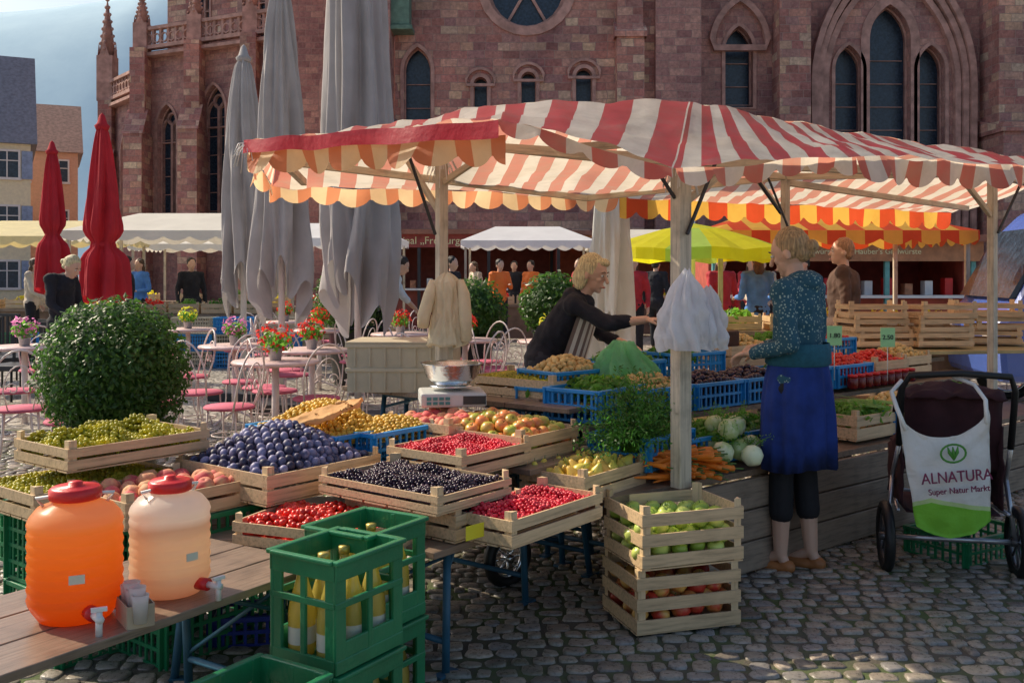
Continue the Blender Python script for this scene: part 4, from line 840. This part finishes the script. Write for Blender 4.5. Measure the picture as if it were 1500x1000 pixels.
    if face:
        for q in (-1,1):
            MB().ell((.079,q*.031,.008),(.01,.0135,.0075),10,0,HM).obj('eye',eyeM,p); MB().ell((.0865,q*.031,.008),(.004,.0058,.0058),8,0,HM).obj('iris',irisM,p)
            MB().tube([HM@W((.089,q*.016,.03)),HM@W((.09,q*.032,.034)),HM@W((.078,q*.05,.028))],[.003,.0035,.002],6).obj('eyebrow',hairm('brown_hair',(.12,.07,.035)),p)
        MB().ell((.094,0,-.062),(.006,.02,.006),10,0,HM).obj('mouth',lipM,p)
    return p
vend=person('blonde vendor in black jacket and striped apron reaching out with change',(.2,6.2,0),radians(-14),1.68,dict(pel=(0,0,.92),wst=(.05,0,1.03),chs=(.15,0,1.18),nck=(.24,0,1.32),hd=(.31,-.01,1.46),shL=(.2,.16,1.3),shR=(.22,-.16,1.27),elL=(.33,.2,1.07),haL=(.5,.13,1.02),elR=(.44,-.2,1.16),haR=(.66,-.17,1.19),hdR=(1,0,-.02)),.0065,mat('black_fleece',(.016,.018,.028),.95,.5,8.,.5,25.),'jacket',mat('dark_jeans',(.03,.035,.05),.9),('blonde_hair',(.88,.68,.38)),'bob',(1,-.25,-.25),extra='hood',curl=.35,sleeve=.55,hd_disp=.008)
apS=stripes('striped_apron_cloth',(.25,.18,.15),(.85,.8,.7),.05,.5,.1,.1); ap=MB(); ap.uv=[]; vs=[];fs=[]
for i in range(9):
    for k in range(9):
        t_=i/8; a=-1.3+2.6*k/8; c_=W((.2,0,1.2)).lerp(W((.02,0,.7)),t_); r=.14+.03*t_; vs.append((c_.x+r*cos(a)*1.05,c_.y+(r+.035)*sin(a),c_.z)); ap.uv.append((k*.05,t_*.55))
for i in range(8):
    for k in range(8): q=i*9+k; fs.append((q,q+1,q+10,q+9))
ap.add(vs,fs,0,True).obj('apron',apS,vend)
g=G('teal_floral_knit'); tc=g.n('ShaderNodeTexCoord').outputs['Object']; v_=g.n('ShaderNodeTexVoronoi',{'Vector':tc,'Scale':66.,'Randomness':1.}).outputs[0]; n_=g.noise(tc,80.,2.)
k_=g.ramp(g.math('ADD',v_,g.math('MULTIPLY',n_,.3)),[(.38,(1,1,1)),(.48,(0,0,0))]); teal=g.out(g.mix(k_,(.025,.1,.15),(.34,.46,.42)),.9,0,n_,.3,.004)
blueK=mat('royal_blue_cotton',(.018,.05,.27),.9,.35,9.,.3,90.,trans=.1)
shp=person('woman in teal patterned hoodie and blue skirt holding her purse',(1.4,4.87,0),radians(138),1.67,dict(shL=(0,.165,1.39),shR=(0,-.165,1.39),elL=(-.06,.21,1.13),haL=(.17,.17,1.08),elR=(.0,-.22,1.13),haR=(.22,-.05,1.1),hd=(.045,.0,1.575),anL=(.05,.09,.09),knL=(.05,.08,.5),anR=(-.04,-.06,.09),knR=(0,-.07,.5)),.0065,teal,'hoodie',mat('black_leggings',(.012,.012,.016),.8),('ash_blonde_hair',(.55,.37,.19)),'bun',(1,.15,-.32),mat('tan_leather',(.42,.16,.05),.5),(blueK,.52),.34,extra='hood',hd_disp=.006)
MB().lathe([(.14,1.02),(.152,1.03),(.15,1.1),(.142,1.13)],(0,0,0),36,fold=lambda r,z,a,i:(r*(1.03+.12*sin(a)**2),z)).obj('waistband',mat('teal_rib',(.02,.12,.18),.9,.2,50.),shp)
pu=MB().box((0,0,0),(.12,.03,.08)).obj('purse',mat('brown_leather',(.12,.05,.03),.5),None,(1.1,5.02,1.12),radians(40),.008); tag(pu,'small brown purse held in the shopper\'s hands','purse')
person('grey haired man in brown jacket standing behind the stall',(3.0,9,0),radians(160),1.76,{},.012,mat('brown_jacket',(.1,.055,.04),.9),'jacket',blackC,('ginger_grey_hair',(.5,.28,.15)),'short',(1,.2,0),fat=1.2)
person('blonde waitress in black clothes looking down at a table',(-4.75,10.5,0),radians(-15),1.68,dict(nck=(.07,0,1.41),hd=(.13,0,1.53),elL=(.05,.22,1.13),haL=(.22,.18,.98),elR=(.05,-.22,1.13),haR=(.25,-.18,.98)),.012,blackC,'blouse',blackC,('blonde_hair',(.8,.58,.3)),'bun',(1,0,-.6))
person('man in white shirt bending over a cafe table',(-1.75,13.2,0),radians(10),1.75,dict(nck=(.2,0,1.38),chs=(.12,0,1.22),hd=(.28,0,1.5),shL=(.17,.17,1.33),shR=(.17,-.17,1.33),elL=(.3,.2,1.1),elR=(.3,-.2,1.1),haL=(.45,.15,.95),haR=(.45,-.15,.95)),.014,mat('pale_blue_shirt',(.65,.7,.73),.8,.1),'shirt',blackC,('dark_hair',(.03,.02,.015)),'short',(1,0,-.5),sleeve=.3)
ora=mat('orange_workwear',(.85,.2,.03),.7,.1); dre=mat('dark_red_shirt',(.5,.03,.04),.8); blu=mat('blue_shirt',(.08,.24,.6),.8); PP=[]
for (x,y,yw,m_,lb,hr,pz) in ((-.25,20,-60,ora,'person in orange workwear standing between far stalls',1,dict(elL=(.1,.2,1.15),haL=(.25,.1,1.2))),(.05,23,-100,blackC,'person in black by the far kiosk',1,dict(knL=(.12,.1,.52),anL=(.15,.1,.09))),(1.95,16,-100,dre,'vendor in dark red shirt behind the parasol',0,dict(elR=(.1,-.22,1.15),haR=(.3,-.2,1.05))),(3.35,13.6,100,blu,'person in blue shirt at the far stall',0,dict(haL=(.25,.2,1.1),haR=(.22,-.2,1.05))),(-2.9,16.8,-30,mat('beige_shirt',(.6,.5,.38),.8),'shopper in beige shirt near stacked wooden crates',0,dict(hd=(.06,0,1.56),haR=(.3,-.2,1.0),elR=(.08,-.24,1.12)))):
    PP.append(person(lb,(x,y,0),radians(yw),1.72,pz,.018,m_,'shirt',blackC,('dark_hair',(.03,.02,.015)) if hr else ('brown_hair',(.12,.07,.035)),'short' if hr else 'long',(1,0,-.1),face=False))
for (i,x,y,yw,lb) in ((0,.42,22,-130,'person in orange workwear by the white canopy'),(2,3.15,15,-80,'customer in red top at the far stall'),(1,-5.8,18,-60,'vendor in dark clothes at a far vegetable stall'),(3,-7.1,19,-120,'shopper in blue at a far vegetable stall'),(1,-1.0,16.5,-30,'guest in dark jacket by the cafe'),(0,5.,17,200,'vendor in orange shirt at the grill kiosk'),(2,4.2,17.5,-90,'vendor in red shirt at the grill kiosk'),(1,-6.3,16.3,20,'shopper in dark clothes at a vegetable stall'),(3,-2.4,18.5,-40,'shopper in blue shirt walking between stalls'),(2,1.3,19,-150,'shopper in red shirt walking between stalls'),(1,2.6,18,60,'shopper in black clothes near the yellow parasol'),(4,-8.2,17,10,'person in beige shirt by the yellowish canopy'),(4,-.8,22,-150,'shopper in beige shirt by the dark red kiosk'),(4,3.9,15.6,-100,'customer in beige shirt at the grill kiosk')): dup(PP[i],(x,y,0),radians(yw),lb)
# ---------------------------------------------------------------- stroller
st=thing('pushchair','dark maroon three wheeled pushchair with a shopping bag hanging from it','pushchair',(2.14,4.88,0),radians(-12))
mar=mat('maroon_fabric',(.05,.015,.02),.95,.3,12.); fr=MB()
fr.tube([(-.25,-.12,.62),(-.25,-.2,.9),(-.22,-.24,.97),(0,-.26,.985),(.22,-.24,.97),(.25,-.2,.9),(.25,-.12,.62)],.016,8); fr.obj('handlebar',blackP,st)
fr=MB()
for q in (-1,1): fr.tube([(q*.25,-.12,.62),(q*.26,0,.45),(q*.2,.4,.3),(q*.04,.62,.25)],.012,8); fr.tube([(q*.26,0,.45),(q*.29,-.05,.16)],.012,8); fr.tube([(q*.2,.4,.3),(q*.25,-.1,.3)],.01,8)
fr.tube([(-.29,-.05,.16),(.29,-.05,.16)],.013,8); fr.obj('frame',mat('silver_tube',(.5,.5,.52),.3,.1,metal=.8),st)
for q in (-1,1): wheel(st,(q*.3,-.05,.16),.15,pi/2,.045,rimm=mat('dark_rim',(.12,.12,.13),.4,.1,metal=.6))
wheel(st,(0,.62,.13),.12,pi/2,.045)
def sheet(fn,nu,nv,name,m,par):
    mb=MB(); vs=[fn(i/nu,j/nv) for i in range(nu+1) for j in range(nv+1)]; mb.add(vs,[(i*(nv+1)+j,(i+1)*(nv+1)+j,(i+1)*(nv+1)+j+1,i*(nv+1)+j+1) for i in range(nu) for j in range(nv)],0,True); o=mb.obj(name,m,par); so2=o.modifiers.new('s','SOLIDIFY'); so2.thickness=.008; return o
sheet(lambda u,v:((u-.5)*.44,-.1+.1*v+.34*max(0,v-.6)*2+.04*noise.noise(W((u*5,v*5,0))),.86-.6*v+(.25*max(0,v-.6)*2)-.04*sin(pi*u)*v),14,18,'seat_back',mar,st)
sheet(lambda u,v:(-.23+.46*u,-.16+.36*v,.86+.11*sin(pi*v)*(.6+.4*sin(pi*u))-.12*v+.03*noise.noise(W((u*7,v*7,2)))),18,14,'hood',mar,st)
for q in (-1,1): sheet(lambda u,v:(q*(.225+.02*noise.noise(W((u*5,v*5,q)))),-.1+.42*u,.32+.4*v*(1-.4*u)),10,8,'side_panel',mar,st)
sheet(lambda u,v:((u-.5)*.42,-.1+.45*v,.3-.1*sin(pi*u)*sin(pi*v)),10,10,'basket',mar,st)
g=G('shopping_bag_cloth'); tc=g.n('ShaderNodeTexCoord').outputs['Object']; sx_=g.n('ShaderNodeSeparateXYZ',{0:tc}); cv=g.math('ADD',sx_.outputs[2],g.math('MULTIPLY',g.math('ABSOLUTE',g.math('SUBTRACT',sx_.outputs[0],-.1)),.25)); k_=g.math('LESS_THAN',cv,.17); k2=g.math('LESS_THAN',cv,.19)
cl=g.mix(k2,(.85,.83,.79),(.6,.78,.35)); cl=g.mix(k_,cl,(.24,.62,.05)); bagm=g.out(cl,.7,0,g.noise(tc,12.),.5,.03,trans=.2)
bag=thing('shopping_bag','white and green cloth shopping bag with printed logo on the pushchair','bag',(2.0,4.5,.26),radians(6)); bag.rotation_euler=(0,radians(-5),radians(-2)); vs=[];fs=[]
for sd in (0,1):
    for i in range(25):
        for k in range(25):
            u_=k/24-.5; z=i/24; wv=.33+.09*z*(1-.2*z); e=(1-(2*u_)**2); y=(-1 if sd==0 else 1)*(.05*e*sin(pi*min(1,z*.9+.12)))+.016*noise.noise(W((u_*6,z*5,sd)))-(.016*abs(noise.noise(W((u_*9+z*4,z*5-u_*3,3+sd)))) if sd==0 and (z<.38 or z>.85) else 0)
            zz=z*.5+.03*(1-e)*(1-z)*2-.05*e*z*z + (.06*abs(2*u_)**3)*z; vs.append((u_*wv,y,zz))
for sd in (0,1):
    for i in range(24):
        for k in range(24): q=sd*625+i*25+k; fs.append((q,q+1,q+26,q+25))
for k in range(24): fs.append((k,k+1,625+k+1,625+k))
for i in range(24): fs.append((i*25,(i+1)*25,625+(i+1)*25,625+i*25)); fs.append((i*25+24,(i+1)*25+24,625+(i+1)*25+24,625+i*25+24))
MB().add(vs,fs,0,True).obj('bag_body',bagm,bag)
for q in (-1,1): MB().tube([(q*.18,-.02,.5),(q*.2,.02,.6),(q*.19,.1,.66),(q*.12,.16,.7)],.01,6).obj('strap',mat('bag_strap',(.8,.78,.74),.7),bag)
text('ALNATURA',.07,mat('purple_print',(.22,.02,.08),.6),(.005,-.075,.285),(pi/2,0,0),bag,'logo_lettering',.003,.86); text('Super Natur Markt',.038,MC['purple_print'],(.01,-.075,.225),(pi/2,0,0),bag,'lettering',.003,.92)
em=MB(); em.tube([(.055*cos(a*pi/10),-.072,.39+.04*sin(a*pi/10)) for a in range(20)],.005,6,close=True)
for a in (-.6,0,.6): em.tube([(0,-.072,.36),(sin(a)*.03,-.074,.395),(sin(a)*.04,-.072,.42)],[.003,.008,.002],6)
em.obj('emblem',mat('green_print',(.08,.3,.04),.6),bag)
pcrate(2.35,5.15,.0,.5,.35,.14,greenP,radians(30),'green plastic crate on the ground under the stall')
# ---------------------------------------------------------------- cafe furniture
wire=mat('rose_white_wire',(.82,.7,.66),.4,.2); pink=mat('pink_cushion',(.62,.13,.2),.8,.15)
def chair(loc,rz):
    c=thing('cafe_chair','ornate pale wire cafe chair with round pink seat','chair',loc,rz,'wire cafe chairs around the tables')
    MB().lathe([(.001,.445),(.18,.445),(.19,.455),(.18,.468),(.001,.472)],n=24).obj('seat',pink,c)
    for a in (45,135,225,315):
        x,y=.16*cos(radians(a)),.16*sin(radians(a)); MB().tube([(x,y,.44),(x*1.05,y*1.05,.3),(x*1.2,y*1.2,.12),(x*1.5,y*1.5,.0)],.007,6).obj('leg',wire,c)
    b=MB(); P=[]
    for k in range(13): a=pi*k/12; P.append((-.17-.05*sin(a),.19*cos(a),.62+.28*sin(a)))
    b.tube([(-.12,.16,.44)]+P+[(-.12,-.16,.44)],.008,6)
    P=[(-.19-.03*sin(pi*k/12),.11*cos(pi*k/12),.6+.19*sin(pi*k/12)) for k in range(13)]; b.tube([(-.15,.08,.46)]+P+[(-.15,-.08,.46)],.005,6)
    for s_ in (-1,1): b.tube([(-.19,s_*(.05+.045*cos(a)*(1-a/9)),.62+.05*sin(a)*(1-a/9)) for a in [q*.5 for q in range(13)]],.005,5)
    b.tube([(.13*cos(a*pi/8),.13*sin(a*pi/8),.25) for a in range(16)],.005,5,close=True); b.obj('backrest',wire,c); return c
def ctable(loc,top,label='round pink topped cafe table on the square'):
    c=thing('cafe_table',label,'table',loc,0,'cafe tables on the square'); MB().lathe([(.001,.72),(.34,.72),(.35,.735),(.34,.75),(.001,.75)],n=32).obj('table_top',top,c); MB().tube([(0,0,0),(0,0,.72)],.03,8).obj('pedestal',wire,c)
    f=MB()
    for a in range(3): f.tube([(0,0,.12),(.15*cos(a*2.1),.15*sin(a*2.1),.06),(.27*cos(a*2.1),.27*sin(a*2.1),.0)],.014,6)
    f.obj('foot',wire,c)
def flowers(loc,m,label,r=.12):
    f=thing('flower_pot',label,'potted plant',loc); MB().lathe([(.045,0),(.06,.1),(.065,.1),(.058,.09)],n=16).obj('pot',mat('zinc_pot',(.4,.41,.43),.5,.1),f); l=MB(); leaves(l,(0,0,.15),r,160,.05,0,.7,.1); l.obj('leaves',leafL,f); l=MB(); leaves(l,(0,0,.18),r*1.1,120,.04,0,.8,.6); l.obj('blossom',m,f)
fr_=leafm('red_petal',(.75,.03,.02),.2); fp=leafm('pink_petal',(.75,.18,.4),.2); fy=leafm('yellow_petal',(.85,.6,.03),.2)
topP=mat('rose_table',(.8,.58,.54),.3); ch0=chair((-2.0,8.4,0),.4)
T=[(-1.85,9.2,fr_,'red'),(-2.7,9.7,fp,'pink'),(-1.3,11.6,fr_,'red'),(-3.6,9.2,fp,'pink'),(-2.4,12.4,fr_,'red'),(-4.1,12.6,fy,'yellow'),(-.5,10.6,fr_,'red'),(-3.3,14.5,fr_,'red'),(.4,10.4,fy,'yellow'),(-4.7,9.6,fp,'pink'),(-.7,14.5,fr_,'red')]
for k,(x,y,m_,cn) in enumerate(T):
    ctable((x,y,0),topP); flowers((x,y,.75),m_,cn+' flowers in a small grey pot on a cafe table',.12)
    for q in range(3 if k<9 else 2):
        a=q*2.1+k*.9; dup(ch0,(x+.62*cos(a),y+.62*sin(a),0),a+pi+R.uniform(-.4,.4))
for (x,y,a) in ((-1.55,7.9,2.2),(-2.75,7.6,-.5),(-2.95,6.7,.6),(-3.3,6.0,1.9),(-2.1,7.4,2.9),(-2.6,8.3,1.2),(-3.2,7.9,4.2),(-3.6,7.3,2.),(-4.2,8.4,.5),(-.9,9.3,1.),(-.3,9.5,2.6)): dup(ch0,(x,y,0),a)
flowers((-1.9,8.0,.75),fr_,'bright red flowers in a grey pot on a cafe table',.15); ctable((-1.9,8.,0),topP)
dc=thing('rattan_chair','dark rattan armchair of the neighbouring cafe','chair',(-6.2,12.5,0),.3,'dark rattan chairs'); MB().box((0,0,.42),(.5,.5,.06)).obj('seat',darkM,dc,bevel=.01)
b_=MB()
for k in range(6): b_.box((-.24,-.2+.08*k,.65),(.02,.03,.42))
b_.box((-.24,0,.88),(.03,.5,.04)); b_.obj('backrest',darkM,dc)
for a in (-1,1):
    for b in (-1,1): MB().tube([(a*.22,b*.22,0),(a*.22,b*.22,.42)],.015,6).obj('leg',darkM,dc)
for k in range(18): dup(dc,(-5.4-(k%6)*.8+R.uniform(-.1,.1),10.8+(k//6)*1.3+R.uniform(-.2,.2),0),R.uniform(0,6.3))
# ---------------------------------------------------------------- far stalls
crm=mat('cream_canopy_cloth',(.85,.81,.72),.8,.1,2.,.3,20.,trans=.35); wcl=mat('white_canopy_cloth',(.87,.87,.89),.7,.08,2.,.3,20.,trans=.35); ycl=mat('yellow_canopy_cloth',(.85,.74,.42),.8,.1,trans=.35)
def farstall(loc,w_,d_,m,label,rz=0,z1=2.15,rise=.35,nc=5):
    s_=thing('market_stall',label,'market stall',loc,rz); mb=MB()
    mb.add([(-w_/2,-d_/2,z1),(w_/2,-d_/2,z1),(w_/2,d_/2,z1),(-w_/2,d_/2,z1),(-w_/4,0,z1+rise),(w_/4,0,z1+rise)],[(0,1,5,4),(1,2,5),(2,3,4,5),(3,0,4)])
    mb.uv=[(v[0],v[1]) for v in mb.v]
    for (x0,y0,x1,y1) in ((-w_/2,-d_/2,w_/2,-d_/2),(w_/2,-d_/2,w_/2,d_/2),(w_/2,d_/2,-w_/2,d_/2),(-w_/2,d_/2,-w_/2,-d_/2)):
        n=40; Ls=W((x1-x0,y1-y0,0)).length; vs=[]
        for k in range(n+1):
            p=W((x0,y0,0)).lerp(W((x1,y1,0)),k/n); h=.1+.07*abs(sin(pi*k/5)); vs+=[(p.x,p.y,z1),(p.x,p.y-.01,z1-h)]; mb.uv+=[(k/n*Ls,0),(k/n*Ls,h)]
        fs=[(2*k,2*k+2,2*k+3,2*k+1) for k in range(n)]; mb.add(vs,fs)
    mb.obj('canopy',m,s_)
    for q in (-1,1):
        for e in (-1,1): MB().box((q*(w_/2-.1),e*(d_/2-.1),z1/2),(.05,.05,z1)).obj('post',postW,s_)
    MB().box((0,-d_/2+.4,.75),(w_-.2,.8,.05)).obj('counter',oldW,s_); MB().box((0,-d_/2+.05,.4),(w_-.3,.03,.7)).obj('front_panel',mat('brown_panel',(.22,.14,.09),.8),s_)
    for k in range(nc):
        x=-w_/2+.35+(w_-.7)*k/max(1,nc-1); M=Matrix.Rotation(rz,3,'Z'); p=W(loc)+M@W((x,-d_/2+.35,.78)); crate(p.x,p.y,.78,.5,.38,.16,rz=rz,label='wooden crate on the counter of a far stall')
        kk=R.choice([0,1,2,3]); mm=MB(); leaves(mm,(0,0,.15),.2,60,.09,0,.5,.1); tag(mm.obj('produce',(leafL,fr_,fy,leafD)[kk],None,(p.x,p.y,.78),rz),'mixed produce heaped in a crate on a far stall','produce')
    return s_
farstall((.35,22.5,0),2.9,2.4,wcl,'market stall with white canopy near the church'); farstall((-5.7,17.5,0),3.4,2.4,crm,'market stall with cream canopy and vegetable crates',nc=6); farstall((-9.4,20,0),3.4,2.4,ycl,'market stall with yellowish canopy'); farstall((-3.7,21,0),2.8,2.4,wcl,'pale canopied stall behind the parasols',nc=4); farstall((-7.2,25,0),4,2.4,crm,'cream stall beside the choir of the church',nc=4); farstall((3.3,24,0),3,2.4,crm,'cream stall beside the church',nc=4)
for k in range(9): pcrate(-4.9+(k%3)*.65,15.4,.0+(k//3)*.26,.6,.4,.25,blueP if k%2 else beigeP,0,'stacked plastic crate by a far stall')
for k in range(12): crate(-3.6+(k%3)*.7,16.2,(k//3)*.2,.6,.4,.19,0,3,'stacked wooden crate by a far stall')
for k in range(10): pcrate(-8.6+(k%5)*.66,15.6,(k//5)*.26,.6,.4,.25,(greenP,blueP)[k%2],R.uniform(-.1,.1),'stacked plastic crate beside the yellowish stall')
def kiosk(loc,w_,d_,label,cw,fc,sign,sm_,rz=0,h=2.5,sz=.22):
    k=thing('kiosk',label,'kiosk',loc,rz); mb=MB(); mb.box((0,0,.5),(w_,.1,1.)); mb.box((0,d_,h/2),(w_,.1,h)); mb.box((-w_/2,d_/2,h/2),(.1,d_,h)); mb.box((w_/2,d_/2,h/2),(.1,d_,h)); mb.obj('wall',cw,k)
    MB().box((0,d_/2-.2,h+.06),(w_+.4,d_+.8,.12)).obj('roof',mat('kiosk_roof',(.35,.14,.09),.7),k); MB().box((0,-.35,h-.17),(w_+.3,.06,.34)).obj('sign_board',fc,k); MB().box((0,-.1,1.03),(w_,.5,.05)).obj('counter',whiteP,k)
    for q in range(4): MB().box((-w_/2+w_*q/3,-.28,h/2),(.08,.08,h)).obj('post',sm_,k)
    text(sign,sz,mat('sign_gold',(.97,.86,.5),.5),(0,-.385,h-.17),(pi/2,0,0),k)
    for q in range(12): MB().box((-w_/2+.3+(w_-.6)*q/11,.1,1.16),(.14,.2,.2+.1*(q%3))).obj('counter_goods',(mat('goods',(.6,.25,.12),.6,.5,9.),whiteP,redPl)[q%3],k)
    return k
kiosk((-1.5,26,0),5.4,2.2,'dark red sausage kiosk with gold lettering',mat('maroon_panel',(.3,.07,.05),.7),mat('maroon_sign',(.35,.06,.05),.6),'Original „Freiburger Lange Rote“',darkM,0,2.45,.27)
kiosk((3.6,28,0),5,2.2,'orange and red snack kiosk by the church',mat('orange_panel',(.55,.15,.07),.7),mat('orange_sign',(.65,.26,.1),.6),'Grillwürste',darkM,0,2.5,.25)
kiosk((5.9,18,0),4.6,2.,'grill kiosk with orange sign and teal posts',mat('red_panel',(.45,.09,.06),.7),mat('orange_sign2',(.5,.22,.1),.6),'Hauber\'s Grillwürste        Hauber\'s Grillwürste',mat('teal_post',(.15,.42,.4),.6),0,2.0,.14)
yp=thing('open_parasol','open yellow and lime parasol over a far stall','parasol',(2.0,11,0)); yel=stripes('lime_yellow_cloth',(.93,.88,.03),(.55,.8,.15),2.4,.7,.6,.05); mb=MB(); mb.uv=[]
vs=[(0,0,2.0)]; mb.uv.append((0,0)); N_=8; n=N_*4
for q,(r,z) in enumerate(((.35,1.93),(.7,1.83),(1.02,1.72),(1.02,1.6))):
    for k in range(n): a=2*pi*k/n; s_=1-.08*(1-abs(cos(N_/2*a)))*(r); vs.append((r*s_*cos(a),r*s_*sin(a),z-(.04*(1-abs(cos(N_/2*a))) if q==3 else 0)-.03*(1-abs(cos(N_/2*a)))*(q==1 or q==2))); mb.uv.append((k/n*9.6,r))
fs=[(0,1+k,1+(k+1)%n) for k in range(n)]+[(1+q*n+k,1+(q+1)*n+k,1+(q+1)*n+(k+1)%n,1+q*n+(k+1)%n) for q in range(3) for k in range(n)]
mb.add(vs,fs,0,False).obj('fabric',yel,yp); MB().tube([(0,0,0),(0,0,2.05)],.025,8).obj('pole',whiteP,yp)
farstall((3.9,12.8,0),3.1,2.4,strO2,'stall with glowing orange striped canopy',0,1.95,.3,5)
for k in range(6): crate(2.75+(k%2)*.5+R.uniform(-.03,.03),7.6,.9+(k//2)*.105,.44,.34,.1,radians(5+R.uniform(-6,6)),2,'empty wooden crate stacked on the back table',gap=.025)
for k in range(3): crate(3.75+(k%2)*.15,7.9,.9+k*.105,.5,.34,.1,radians(-15+R.uniform(-8,8)),2,'empty wooden crate stacked askew',gap=.025)
trestle((3.3,7.7),3.2,.8,.88,radians(10),'pale back table carrying stacked crates',3,tm=mat('yellow_table',(.5,.4,.18),.6))
vn=thing('van','blue and white delivery van parked beside the stalls','van',(5.95,10.6,0),radians(-8)); vb=mat('blue_car_paint',(.08,.15,.5),.25,.1,coat=.6)
MB().prism([(-1.0,.35),(-1.05,.95),(-.85,1.15),(-.45,1.9),(-.2,2.15),(3,2.2),(3,.35)],-.9,.9,0,Matrix.Rotation(pi/2,4,'X')).obj('van_body',vb,vn,bevel=.08)
MB().prism([(-.86,1.2),(-.46,1.92),(-.42,1.92),(-.8,1.2)],-.8,.8,0,Matrix.Translation((-.03,0,0))@Matrix.Rotation(pi/2,4,'X')).obj('windscreen',glassD,vn); MB().box((-.0,-.905,1.5),(.75,.02,.55)).obj('side_window',glassD,vn,bevel=.02)
for q in (-1,1): wheel(vn,(-.35,q*.88,.33),.3,0,.1); MB().ell((-1.03,q*.65,.8),(.05,.16,.1),12).obj('headlight',whiteP,vn)
wheel(vn,(2.3,-.88,.33),.3,0,.1); MB().box((-.15,-1.0,1.4),(.1,.16,.22)).obj('mirror',darkM,vn,bevel=.02)
